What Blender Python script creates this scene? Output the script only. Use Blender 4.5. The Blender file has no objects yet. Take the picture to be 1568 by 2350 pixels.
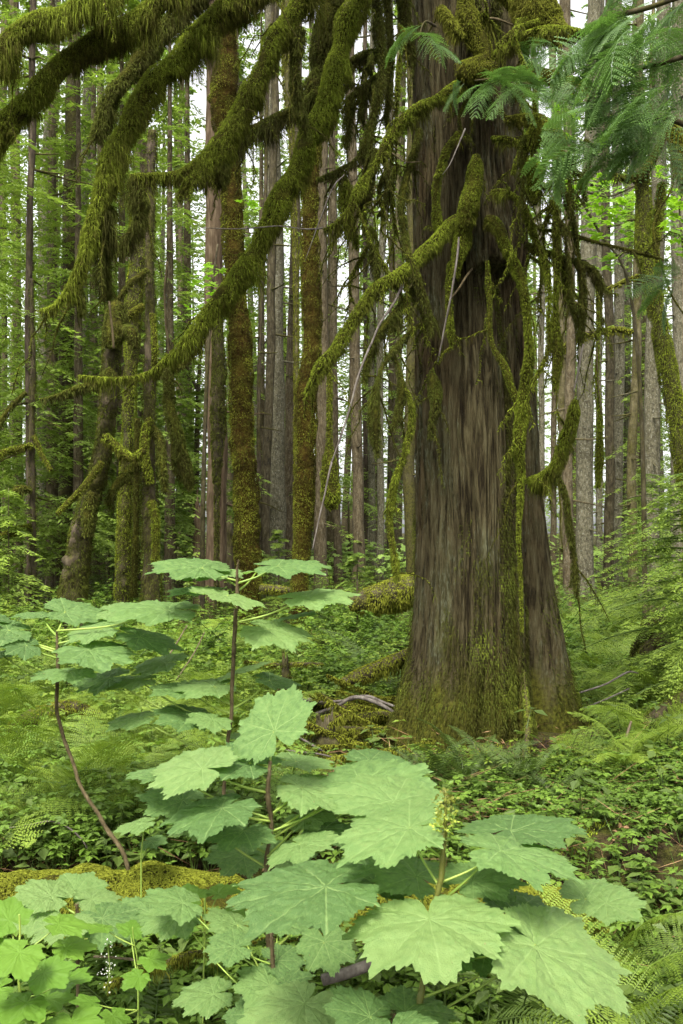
import bpy, math
import numpy as np
from mathutils import Vector, Matrix

# ------------------------------------------------------------------ camera, sky, sun, exposure
SC = bpy.context.scene
COL = SC.collection
FP = 2156.0            # focal length in pixels of a 1568 x 2350 view
CXP, HZ = 784.0, 1225.0
CAMZ = 1.6
cam = bpy.data.cameras.new('camera')
cam.sensor_width = 36.0
cam.sensor_fit = 'AUTO'
cam.lens = 36.0 * FP / 2350.0
cam.shift_y = (HZ - 1175.0) / 2350.0
cam.clip_start = 0.05
cam.clip_end = 3000
camo = bpy.data.objects.new('camera', cam)
COL.objects.link(camo)
camo.location = (0, 0, CAMZ)
camo.rotation_euler = (math.radians(90), 0, 0)
SC.camera = camo

SUN_EL, SUN_ROT = math.radians(58), math.radians(200)
W = bpy.data.worlds.new('World')
SC.world = W
W.use_nodes = True
wn, wl = W.node_tree.nodes, W.node_tree.links
bg = wn['Background']
sky = wn.new('ShaderNodeTexSky')
sky.sky_type = 'NISHITA'
sky.sun_disc = False
sky.sun_elevation = SUN_EL
sky.sun_rotation = SUN_ROT
sky.dust_density = 3.0
hs = wn.new('ShaderNodeHueSaturation')
hs.inputs['Saturation'].default_value = 0.03
wl.new(sky.outputs[0], hs.inputs['Color'])
wl.new(hs.outputs[0], bg.inputs[0])
bg.inputs[1].default_value = 0.15
sun = bpy.data.lights.new('sun', 'SUN')
sun.energy = 2.5
sun.angle = math.radians(16)
sun.color = (1.0, 0.95, 0.84)
suno = bpy.data.objects.new('sun', sun)
COL.objects.link(suno)
sd = Vector((math.sin(SUN_ROT) * math.cos(SUN_EL), math.cos(SUN_ROT) * math.cos(SUN_EL), math.sin(SUN_EL)))
suno.rotation_euler = sd.to_track_quat('Z', 'Y').to_euler()
SC.view_settings.view_transform = 'Standard'
SC.view_settings.look = 'None'
SC.view_settings.gamma = 1.0
SC.view_settings.exposure = 1.66
SC.cycles.max_bounces = 8
SC.cycles.diffuse_bounces = 4
SC.cycles.transmission_bounces = 4
SC.cycles.use_adaptive_sampling = True
SC.cycles.adaptive_threshold = 0.03

# ------------------------------------------------------------------ numeric helpers
def P(x, y, Y):
    return np.array([(x - CXP) / FP * Y, Y, CAMZ + (HZ - y) / FP * Y])

def rngf(seed):
    return np.random.default_rng(seed)

def _h(ix, iy, iz, seed):
    ix = ix.astype(np.int64); iy = iy.astype(np.int64); iz = iz.astype(np.int64)
    h = (ix * 374761393 + iy * 668265263 + iz * 1274126177 + seed * 974634777) & 0xFFFFFFFF
    h = ((h ^ (h >> 13)) * 1103515245) & 0xFFFFFFFF
    h = ((h ^ (h >> 16)) * 2246822519) & 0xFFFFFFFF
    return ((h ^ (h >> 15)) & 0xFFFF) / 32767.5 - 1.0

def vn(p, seed=0):
    p = np.asarray(p, float)
    i = np.floor(p); f = p - i
    u = f * f * (3 - 2 * f)
    x, y, z = i[..., 0], i[..., 1], i[..., 2]
    ux, uy, uz = u[..., 0], u[..., 1], u[..., 2]
    def L(a, b, t): return a + (b - a) * t
    c = lambda a, b, d: _h(x + a, y + b, z + d, seed)
    return L(L(L(c(0,0,0), c(1,0,0), ux), L(c(0,1,0), c(1,1,0), ux), uy),
             L(L(c(0,0,1), c(1,0,1), ux), L(c(0,1,1), c(1,1,1), ux), uy), uz)

def fbm(p, o=3, seed=0):
    p = np.asarray(p, float)
    s = 0; a = 1; t = 0
    for k in range(o):
        s = s + a * vn(p * 2 ** k, seed + k * 17); t += a; a *= 0.5
    return s / t

def sst(a, b, x):
    t = np.clip((x - a) / (b - a), 0, 1)
    return t * t * (3 - 2 * t)

def nrm(v):
    v = np.asarray(v, float)
    return v / np.maximum(np.linalg.norm(v, axis=-1, keepdims=True), 1e-9)

def ground(X, Y):
    X = np.asarray(X, float); Y = np.asarray(Y, float)
    z = 0.02 * np.clip(Y - 9, 0, 22) + 0.012 * np.clip(Y - 31, 0, 100)
    z = z - 0.42 * (1 - sst(3.4, 4.9, Y + 0.12 * np.sin(X * 1.7)) ) * sst(-9, 0.2, X + 4)
    edge = 5.05 + 0.25 * np.sin(X * 2.1 + 1) + 0.12 * np.sin(X * 5.3)
    z = z - 0.16 * sst(0.25, 0.9, X) * (1 - sst(edge - 0.35, edge + 0.05, Y))
    z = z + 0.13 * np.exp(-(((X - 1.0) / 1.3) ** 2 + ((Y - 6.9) / 1.1) ** 2))
    z = z + 0.10 * sst(1.2, 2.4, X) * np.exp(-((Y - 6.0) / 0.9) ** 2)
    q = np.stack([X * 0.8, Y * 0.8, X * 0], -1)
    z = z + 0.07 * fbm(q, 4, 5)
    return z

def gz(x, y):
    return float(ground(np.array([x]), np.array([y]))[0])

def cr(pts, n):
    """Catmull-Rom through the control points (any columns), n samples."""
    p = np.asarray(pts, float)
    p = np.vstack([2 * p[0] - p[1], p, 2 * p[-1] - p[-2]])
    seg = len(p) - 3
    t = np.linspace(0, seg - 1e-6, n)
    i = np.floor(t).astype(int); f = (t - i)[:, None]
    a, b, c, d = p[i], p[i + 1], p[i + 2], p[i + 3]
    return 0.5 * (2 * b + (c - a) * f + (2 * a - 5 * b + 4 * c - d) * f ** 2 + (3 * b - a - 3 * c + d) * f ** 3)

def frames(path):
    n = len(path)
    T = nrm(np.gradient(path, axis=0))
    U = np.zeros_like(path)
    ref = np.array([0, 0, 1.0]) if abs(T[0][2]) < 0.9 else np.array([1.0, 0, 0])
    u = nrm(ref - T[0] * ref.dot(T[0]))
    for i in range(n):
        u = nrm(u - T[i] * u.dot(T[i]))
        U[i] = u
    return T, U, np.cross(T, U)

def tube(path, rad, seg=10, lump=0.0, freq=6.0, seed=0, cap=True):
    path = np.asarray(path, float); n = len(path)
    rad = np.broadcast_to(np.asarray(rad, float), (n,))
    T, U, B = frames(path)
    th = np.linspace(0, 2 * np.pi, seg, endpoint=False)
    dirs = U[:, None, :] * np.cos(th)[None, :, None] + B[:, None, :] * np.sin(th)[None, :, None]
    R = np.repeat(rad[:, None], seg, 1)
    if lump:
        q = path[:, None, :] + dirs * R[..., None]
        R = R * (1 + lump * fbm(q * freq, 3, seed))
    V = (path[:, None, :] + dirs * R[..., None]).reshape(-1, 3)
    i = np.arange(n - 1)[:, None] * seg; j = np.arange(seg)[None, :]; k = (j + 1) % seg
    F = np.stack([i + j, i + k, i + seg + k, i + seg + j], -1).reshape(-1, 4)
    if cap:
        V = np.vstack([V, path[:1], path[-1:]])
        a, b = n * seg, n * seg + 1
        jj = np.arange(seg); kk = (jj + 1) % seg
        F3 = np.vstack([np.stack([np.full(seg, a), kk, jj], -1),
                        np.stack([np.full(seg, b), (n - 1) * seg + jj, (n - 1) * seg + kk], -1)])
        return V, F, F3
    return V, F, None

ORG = {}
class MB:
    """Collects faces and links them as one mesh object."""
    def __init__(s):
        s.V = []; s.T = []; s.Q = []; s.A = []; s.n = 0
    def add(s, V, *Fs, tint=0.5):
        V = np.asarray(V, float)
        for F in Fs:
            if F is None or len(F) == 0: continue
            F = np.asarray(F) + s.n
            (s.T if F.shape[1] == 3 else s.Q).append(F)
        s.V.append(V)
        s.A.append(np.broadcast_to(np.asarray(tint, float), (len(V),)))
        s.n += len(V)
        return s
    def data(s, name, mat, origin=(0, 0, 0), smooth=True):
        V = np.vstack(s.V) - np.asarray(origin)
        T = np.vstack(s.T) if s.T else np.zeros((0, 3), int)
        Q = np.vstack(s.Q) if s.Q else np.zeros((0, 4), int)
        me = bpy.data.meshes.new(name)
        me.vertices.add(len(V))
        me.vertices.foreach_set('co', V.astype(np.float32).ravel())
        loops = np.concatenate([T.ravel(), Q.ravel()]).astype(np.int32)
        me.loops.add(len(loops))
        me.loops.foreach_set('vertex_index', loops)
        np_ = len(T) + len(Q)
        me.polygons.add(np_)
        st = np.concatenate([np.arange(len(T)) * 3, len(T) * 3 + np.arange(len(Q)) * 4]).astype(np.int32)
        me.polygons.foreach_set('loop_start', st)
        at = me.attributes.new('tint', 'FLOAT', 'POINT')
        at.data.foreach_set('value', np.concatenate(s.A).astype(np.float32))
        me.polygons.foreach_set('use_smooth', np.full(np_, smooth, bool))
        me.update(calc_edges=True)
        me.validate()
        me.materials.append(mat)
        return me
    def build(s, name, mat, parent=None, origin=None, smooth=True):
        if parent is not None:
            o0 = ORG[parent.name]
        else:
            o0 = np.zeros(3) if origin is None else np.asarray(origin, float)
        me = s.data(name, mat, o0, smooth)
        o = bpy.data.objects.new(name, me)
        COL.objects.link(o)
        if parent is not None:
            o.parent = parent
        else:
            o.location = o0
        ORG[o.name] = o0
        return o

def tag(o, label=None, cat=None, group=None, kind=None):
    if label: o['label'] = label
    if cat: o['category'] = cat
    if group: o['group'] = group
    if kind: o['kind'] = kind
    return o

def thing(name, label, cat, loc, group=None):
    o = bpy.data.objects.new(name, None)
    o.empty_display_size = 0.1
    COL.objects.link(o)
    o.location = loc
    ORG[o.name] = np.asarray(loc, float)
    return tag(o, label, cat, group)

def inst(me, name, parent, M):
    """A part that shares mesh data: matrix given in world space."""
    o = bpy.data.objects.new(name, me)
    COL.objects.link(o)
    if parent is not None:
        o.parent = parent
        M = Matrix.Translation(-Vector(ORG[parent.name])) @ M
    o.matrix_basis = M
    return o

def rhombs(C, D, S, L, Wd, fold=0.0, tint=0.5):
    """Leaf-like four-point faces: base C, direction D, side S."""
    C = np.asarray(C, float); n = len(C)
    L = np.broadcast_to(np.asarray(L, float), (n,))[:, None]; Wd = np.broadcast_to(np.asarray(Wd, float), (n,))[:, None]
    N = nrm(np.cross(D, S))
    m = C + D * L * 0.42
    V = np.stack([C, m + S * Wd * .5 + N * fold * Wd, C + D * L, m - S * Wd * .5 + N * fold * Wd], 1).reshape(-1, 3)
    i = np.arange(n)[:, None] * 4
    F = np.concatenate([i + np.array([[0, 2, 1]]), i + np.array([[0, 3, 2]])], 0)
    return V, F, np.repeat(np.broadcast_to(np.asarray(tint, float), (n,)), 4)

# ------------------------------------------------------------------ materials
class NT:
    def __init__(s, name):
        s.m = bpy.data.materials.new(name); s.m.use_nodes = True
        s.t = s.m.node_tree; s.n = s.t.nodes; s.b = s.n['Principled BSDF']; s.o = s.n['Material Output']
    def __call__(s, typ, **kw):
        nd = s.n.new('ShaderNode' + typ)
        for k, v in kw.items():
            k2 = k.replace('__', ' ')
            if k2.startswith('i_'):
                key = k2[2:]; key = int(key) if key.isdigit() else key
                if isinstance(v, bpy.types.NodeSocket): s.t.links.new(v, nd.inputs[key])
                else: nd.inputs[key].default_value = v
            else: setattr(nd, k2, v)
        return nd
    def link(s, a, b): s.t.links.new(a, b)
    def ramp(s, fac, stops):
        r = s('ValToRGB'); s.link(fac, r.inputs[0])
        e = r.color_ramp.elements
        while len(e) < len(stops): e.new(0.5)
        for k, (p, c) in enumerate(stops):
            e[k].position = p; e[k].color = (*c, 1)
        return r.outputs[0]
    def noise(s, scale, vec=None, detail=4, rough=0.55):
        n_ = s('TexNoise', i_Scale=scale, i_Detail=detail, i_Roughness=rough)
        if vec is not None: s.link(vec, n_.inputs['Vector'])
        return n_.outputs[0]
    def mix(s, fac, a, b, mode='MIX'):
        m = s('MixRGB', blend_type=mode)
        for k, v in ((0, fac), (1, a), (2, b)):
            if isinstance(v, bpy.types.NodeSocket): s.link(v, m.inputs[k])
            else: m.inputs[k].default_value = v if k == 0 else (*v, 1)
        return m.outputs[0]
    def math(s, op, a, b=0.0):
        m = s('Math', operation=op)
        for k, v in ((0, a), (1, b)):
            if isinstance(v, bpy.types.NodeSocket): s.link(v, m.inputs[k])
            else: m.inputs[k].default_value = v
        return m.outputs[0]
    def attr(s, name='tint'):
        return s('Attribute', attribute_name=name).outputs['Fac']
    def coords(s, scale=(1, 1, 1)):
        tc = s('TexCoord')
        mp = s('Mapping'); mp.inputs['Scale'].default_value = scale
        s.link(tc.outputs['Object'], mp.inputs[0])
        return mp.outputs[0]
    def bump(s, h, strength=0.5, dist=0.01):
        b = s('Bump', i_Strength=strength, i_Distance=dist); s.link(h, b.inputs['Height'])
        s.link(b.outputs[0], s.b.inputs['Normal'])
        return b.outputs[0]
    def finish(s, col, rough=0.8, spec=0.2, trans=0.0, tcol=None):
        if isinstance(col, bpy.types.NodeSocket): s.link(col, s.b.inputs['Base Color'])
        else: s.b.inputs['Base Color'].default_value = (*col, 1)
        s.b.inputs['Roughness'].default_value = rough
        s.b.inputs['Specular IOR Level'].default_value = spec
        if trans:
            tb = s('BsdfTranslucent')
            c = tcol if tcol is not None else col
            if isinstance(c, bpy.types.NodeSocket): s.link(c, tb.inputs[0])
            else: tb.inputs[0].default_value = (*c, 1)
            mx = s('MixShader'); mx.inputs[0].default_value = trans
            s.link(s.b.outputs[0], mx.inputs[1]); s.link(tb.outputs[0], mx.inputs[2])
            s.link(mx.outputs[0], s.o.inputs[0])
        return s.m

def moss_mat(name, stops, trans=0.3, amp=0.7):
    t = NT(name)
    n1 = t.noise(3.0, t.coords(), 3)
    f = t.math('ADD', t.attr(), t.math('MULTIPLY', t.math('SUBTRACT', n1, 0.5), amp))
    c = t.ramp(f, stops)
    return t.finish(c, 0.9, 0.1, trans)
MOSS = moss_mat('moss', [(0.0, (.030, .021, .005)), (0.3, (.060, .062, .008)), (0.6, (.118, .150, .013)), (1.0, (.29, .360, .034))])
def core_mat(name, stops):
    t = NT(name); v = t.coords()
    n1 = t.noise(26, v, 6, .7); n2 = t.noise(4, v, 3)
    f = t.math('ADD', t.math('MULTIPLY', n1, .75), t.math('MULTIPLY', n2, .35))
    t.bump(n1, 1.0, .04)
    return t.finish(t.ramp(f, stops), .95, .05)
MOSSB = core_mat('moss_core', [(0.38, (.012, .009, .003)), (0.55, (.038, .037, .006)), (0.72, (.085, .085, .010))])
RUSTB = core_mat('rust_moss_core', [(0.38, (.010, .006, .003)), (0.52, (.034, .021, .004)), (0.70, (.068, .058, .009))])
MOSSR = moss_mat('rust_moss', [(0.0, (.012, .009, .003)), (0.32, (.044, .032, .005)), (0.52, (.056, .058, .007)), (1.0, (.19, .215, .022))], 0.3, 1.7)
MOSSD = moss_mat('dark_moss', [(0.0, (.022, .015, .005)), (0.4, (.044, .046, .008)), (0.75, (.082, .100, .014)), (1.0, (.16, .195, .022))])
MOSSY = moss_mat('yellow_moss', [(0.0, (.045, .034, .006)), (0.4, (.092, .098, .011)), (1.0, (.215, .240, .026))])

def bark_mat(name, dark, mid, light, zs=0.22, fr=22, spots=0.0, moss=0.0, bumpd=0.012):
    t = NT(name)
    v = t.coords((1, 1, zs)); v1 = t.coords()
    n1 = t.noise(fr, v, 6, 0.6); n2 = t.noise(2.2, v1, 3)
    f = t.math('ADD', t.math('MULTIPLY', n1, 0.8), t.math('MULTIPLY', n2, 0.25))
    c = t.ramp(f, [(0.36, dark), (0.54, mid), (0.72, light)])
    if spots:
        sp = t.noise(30, v1, 5, 0.7)
        c = t.mix(t.ramp(sp, [(0.57, (0, 0, 0)), (0.63, (spots,) * 3)]), c, (.26, .26, .22))
    if moss:
        mn = t.noise(2.6, v1, 5, 0.65)
        a = t.math('ADD', mn, t.math('MULTIPLY', t.attr(), moss))
        c = t.mix(t.ramp(a, [(0.62, (0, 0, 0)), (0.85, (.85, .85, .85))]), c, t.ramp(t.noise(24, v1, 4, .7), [(.38, (.018, .016, .004)), (.68, (.075, .072, .012))]))
    t.bump(n1, 0.8, bumpd)
    return t.finish(c, 0.9, 0.15)
BARK = {
    'gray': bark_mat('bark_gray', (.028, .025, .014), (.082, .075, .045), (.165, .155, .11), 0.5, 26, 0.55, .25),
    'brown': bark_mat('bark_brown', (.024, .018, .009), (.066, .052, .028), (.13, .108, .068), 0.3, 24, 0.25, .25),
    'red': bark_mat('bark_red', (.025, .015, .008), (.066, .046, .026), (.120, .092, .058), 0.15, 24, 0.0, .2),
    'mossy': bark_mat('bark_mossy', (.014, .011, .006), (.045, .037, .020), (.095, .082, .045), 0.35, 22, 0.1, .45),
    'yellow': bark_mat('bark_yellow', (.032, .026, .012), (.080, .068, .034), (.15, .13, .07), 0.4, 22, 0.25, .4),
    'dark': bark_mat('bark_dark', (.015, .012, .008), (.05, .038, .025), (.1, .08, .05), 0.25, 22, 0.0, .5),
}
TWIG = bark_mat('twig_bark', (.026, .019, .008), (.070, .054, .026), (.13, .105, .058), 0.6, 30)
PALE = bark_mat('pale_wood', (.06, .045, .026), (.13, .10, .065), (.22, .185, .13), 0.2, 30)
GREY = bark_mat('grey_wood', (.04, .034, .028), (.105, .09, .076), (.18, .165, .14), 0.3, 30)

def cedar_bark():
    t = NT('cedar_bark')
    v = t.coords((1, 1, 0.07)); v1 = t.coords(); v2 = t.coords((1, 1, 0.25))
    n1 = t.noise(30, t.coords((1, 1, .11)), 6, 0.68); n2 = t.noise(5, v, 4); n3 = t.noise(5.0, v2, 7, 0.68)
    n4 = t.noise(90, v2, 3)
    f = t.math('ADD', t.math('MULTIPLY', n1, .86), t.math('MULTIPLY', n2, .16))
    c = t.ramp(f, [(0.40, (.013, .010, .005)), (0.48, (.036, .029, .014)), (0.55, (.058, .049, .024)), (0.68, (.088, .078, .042))])
    c = t.mix(t.ramp(t.noise(1.7, t.coords((1, 1, .45)), 4, .6), [(0.50, (0, 0, 0)), (0.64, (.45, .45, .45))]), c, t.ramp(f, [(0.42, (.012, .006, .002)), (0.62, (.080, .046, .020))]))
    c = t.mix(t.ramp(n3, [(0.52, (0, 0, 0)), (0.66, (.5, .5, .5))]), c, (.045, .049, .020))
    c = t.mix(t.ramp(t.math('MULTIPLY', n3, n4), [(0.30, (0, 0, 0)), (0.40, (.5, .5, .5))]), c, (.11, .115, .075))
    at = t.attr()
    m = t.math('ADD', at, t.math('MULTIPLY', t.math('SUBTRACT', t.noise(7, v2, 5, .65), .5), 1.1))
    c = t.mix(t.ramp(m, [(0.38, (0, 0, 0)), (0.72, (.92, .92, .92))]), c,
              t.ramp(t.noise(40, v1, 3), [(0.35, (.026, .026, .004)), (0.7, (.092, .094, .012))]))
    t.bump(t.math('ADD', n1, t.math('MULTIPLY', n4, .3)), 1.0, 0.035)
    return t.finish(c, 0.95, 0.06)
CEDAR = cedar_bark()

def leaf_mat(name, a, b, trans=0.35, rough=0.5, spec=0.3, tboost=(1.25, 1.35, .8), objvar=0.35):
    t = NT(name)
    f = t.math('ADD', t.attr(), t.math('MULTIPLY', t.math('SUBTRACT', t('ObjectInfo').outputs['Random'], .5), objvar))
    c = t.ramp(f, [(0.0, a), (1.0, b)])
    tc = t.mix(1.0, c, tboost, 'MULTIPLY')
    return t.finish(c, rough, spec, trans, tc)
HERB = leaf_mat('herb_leaf', (.022, .048, .008), (.145, .240, .030))
HERBY = leaf_mat('herb_leaf_yellow', (.035, .070, .008), (.175, .245, .028))
FERN = leaf_mat('fern_green', (.070, .125, .014), (.21, .29, .034))
FERND = leaf_mat('sword_fern_green', (.024, .048, .009), (.095, .140, .027))
CONF = leaf_mat('conifer_green', (.045, .078, .014), (.195, .270, .050), 0.45)
CONFL = leaf_mat('hemlock_green', (.060, .110, .016), (.23, .315, .045), 0.35)
CEDF = leaf_mat('cedar_spray_green', (.024, .058, .015), (.145, .255, .062), 0.3, .45)
MAPLE = leaf_mat('maple_leaf', (.09, .20, .012), (.24, .38, .03), 0.5)
FARG = leaf_mat('far_foliage', (.085, .140, .03), (.26, .38, .085), 0.4)

def club_mat():
    t = NT('devils_club_leaf')
    v1 = t.coords()
    vein = t.attr('vein')
    n = t.noise(9, v1, 4)
    f = t.math('ADD', n, t.math('MULTIPLY', t.math('SUBTRACT', t('ObjectInfo').outputs['Random'], .5), .7))
    c = t.ramp(f, [(0.22, (.080, .150, .040)), (0.52, (.135, .228, .064)), (0.85, (.180, .270, .082))])
    fine = t('TexVoronoi', feature='DISTANCE_TO_EDGE', i_Scale=42.0); t.link(v1, fine.inputs['Vector'])
    c = t.mix(t.ramp(fine.outputs[0], [(0.0, (.16,) * 3), (0.09, (0, 0, 0))]), c, (.10, .18, .07))
    c = t.mix(t.math('MULTIPLY', vein, .7), c, (.24, .34, .12))
    brown = t.noise(16, v1, 3, .7)
    c = t.mix(t.ramp(brown, [(0.70, (0, 0, 0)), (0.73, (.8, .8, .8))]), c, (.26, .20, .09))
    t.bump(t.math('ADD', t.math('MULTIPLY', fine.outputs[0], .5), t.noise(70, v1, 2)), 0.6, 0.006)
    return t.finish(c, 0.55, 0.3, 0.4, t.mix(1.0, c, (1.15, 1.4, .7), 'MULTIPLY'))
CLUB = club_mat()
PETI = leaf_mat('petiole_green', (.12, .20, .03), (.25, .32, .06), 0.0)
FLOW = leaf_mat('flower_stalk', (.12, .13, .02), (.34, .42, .06), 0.2)
DEAD = leaf_mat('dead_leaf', (.10, .05, .025), (.30, .19, .10), 0.1, .8, .1, (1, 1, 1))
WHITE = leaf_mat('white_petal', (.6, .6, .55), (.75, .75, .7), 0.2)

def ground_mat():
    t = NT('forest_floor')
    v = t.coords()
    n1 = t.noise(2.0, v, 6, .6); n2 = t.noise(14, v, 5, .7); n3 = t.noise(60, v, 3)
    c = t.ramp(n2, [(0.35, (.009, .006, .004)), (0.52, (.028, .018, .010)), (0.68, (.070, .046, .026))])
    m = t.ramp(n3, [(0.35, (.022, .026, .005)), (0.7, (.075, .080, .012))])
    c = t.mix(t.ramp(t.math('ADD', n1, t.math('MULTIPLY', n2, .3)), [(0.56, (0, 0, 0)), (0.72, (.95, .95, .95))]), c, m)
    t.bump(t.math('ADD', n2, t.math('MULTIPLY', n3, .4)), 0.8, 0.05)
    return t.finish(c, 0.95, 0.1)
GROUND = ground_mat()

# ------------------------------------------------------------------ moss strands
def strands(mb, path, rad, count, length, hang=0.8, seed=0, width=0.0035, tint=(0.15, 0.9), frame_only=True, tuft=0.9):
    r = rngf(seed)
    path = np.asarray(path); rad = np.broadcast_to(np.asarray(rad, float), (len(path),))
    T, U, B = frames(path)
    sl = np.linalg.norm(np.diff(path, axis=0), axis=1)
    w = sl * (rad[1:] + rad[:-1] + 0.01)
    if frame_only:
        mid = (path[1:] + path[:-1]) / 2
        yy = np.maximum(mid[:, 1], .2)
        px = CXP + mid[:, 0] / yy * FP; py = HZ - (mid[:, 2] - CAMZ) / yy * FP
        w = w * ((px > -250) & (px < 1820) & (py > -250) & (py < 2500))
    if w.sum() <= 0: return
    count = int(count)
    i = r.choice(len(w), count, p=w / w.sum()); f = r.random(count)[:, None]
    Pp = path[i] * (1 - f) + path[i + 1] * f
    Rr = rad[i] * (1 - f[:, 0]) + rad[i + 1] * f[:, 0]
    th = r.random(count) * 2 * np.pi
    n = U[i] * np.cos(th)[:, None] + B[i] * np.sin(th)[:, None]
    lump = fbm(Pp * 7 + n, 2, seed + 3)
    root = Pp + n * (Rr * (1.0 + .22 * lump))[:, None]
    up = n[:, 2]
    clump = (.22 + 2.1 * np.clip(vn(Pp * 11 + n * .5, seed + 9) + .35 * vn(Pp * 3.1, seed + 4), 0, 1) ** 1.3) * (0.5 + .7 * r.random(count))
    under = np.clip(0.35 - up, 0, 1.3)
    bare = np.clip(1.25 + 1.6 * vn(Pp * 8 + n * .8, seed + 31), .12, 1)
    L = length * (0.35 + .3 * r.random(count) + hang * tuft * under * clump) * bare * (1 + .5 * (r.random(count) > .97))
    d0 = nrm(n * 0.75 + T[i] * r.normal(0, .35, (count, 1)) + r.normal(0, .3, (count, 3)))
    down = np.array([0, 0, -1.0])
    d1 = nrm(d0 * .8 + down * (0.5 + .5 * hang)); d2 = nrm(d0 * .25 + down * (0.5 + hang) + r.normal(0, .12, (count, 3)))
    L = L[:, None]
    p1 = root + d0 * L * .25; p2 = p1 + d1 * L * .35; p3 = p2 + d2 * L * .45
    sd = nrm(np.cross(d1, r.normal(0, 1, (count, 3))))
    wv = sd * (width * (0.6 + .8 * r.random(count)))[:, None]
    V = np.stack([root - wv, root + wv, p2 - wv * .8, p2 + wv * .8, p3], 1).reshape(-1, 3)
    k = np.arange(count)[:, None] * 5
    Q = k + np.array([[0, 1, 3, 2]]); Tt = k + np.array([[2, 3, 4]])
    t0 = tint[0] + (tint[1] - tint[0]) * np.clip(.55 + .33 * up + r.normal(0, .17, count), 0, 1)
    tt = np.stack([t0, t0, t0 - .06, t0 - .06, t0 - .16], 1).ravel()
    mb.add(V, Q, Tt, tint=tt)

def px_path(pts, n=None):
    """pts rows: x, y (photo pixels), distance, radius in photo pixels -> world path and radii."""
    a = np.array([[*P(p[0], p[1], p[2]), p[3] / FP * p[2]] for p in pts])
    if n is None: n = max(8, len(pts) * 7)
    c = cr(a, n)
    return c[:, :3], np.maximum(c[:, 3], .002)

def area_px(path, rad):
    yy = np.maximum(path[:, 1], 1.0)
    s = np.linalg.norm(np.diff(path, axis=0), axis=1) / yy[1:] * FP * .4355
    px = CXP + path[1:, 0] / yy[1:] * FP; py = HZ - (path[1:, 2] - CAMZ) / yy[1:] * FP
    ok = (px > -250) & (px < 1820) & (py > -250) & (py < 2500)
    return float((s * (2 * rad[1:] / yy[1:] * FP * .4355 + 3) * ok).sum())

# ------------------------------------------------------------------ ground
def make_ground():
    nv, nu = 300, 240
    t = np.linspace(0, 1, nv)
    Yv = -4 + 9.5 * t * 1.6 + 400 * t ** 7
    u = np.linspace(-1, 1, nu); u = np.sign(u) * np.abs(u) ** 1.25
    hw = 7 + np.maximum(Yv, 0) * 1.1
    X = u[None, :] * hw[:, None]; Y = np.repeat(Yv[:, None], nu, 1)
    Z = ground(X, Y) + .02 * fbm(np.stack([X * 6, Y * 6, X * 0], -1), 3, 11)
    V = np.stack([X, Y, Z], -1).reshape(-1, 3)
    i = np.arange(nv - 1)[:, None] * nu; j = np.arange(nu - 1)[None, :]
    F = np.stack([i + j, i + j + 1, i + nu + j + 1, i + nu + j], -1).reshape(-1, 4)
    o = MB().add(V, F).build('forest_ground', GROUND)
    tag(o, 'mossy forest floor of dark soil, needles and litter', 'ground', kind='structure')
make_ground()

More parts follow.
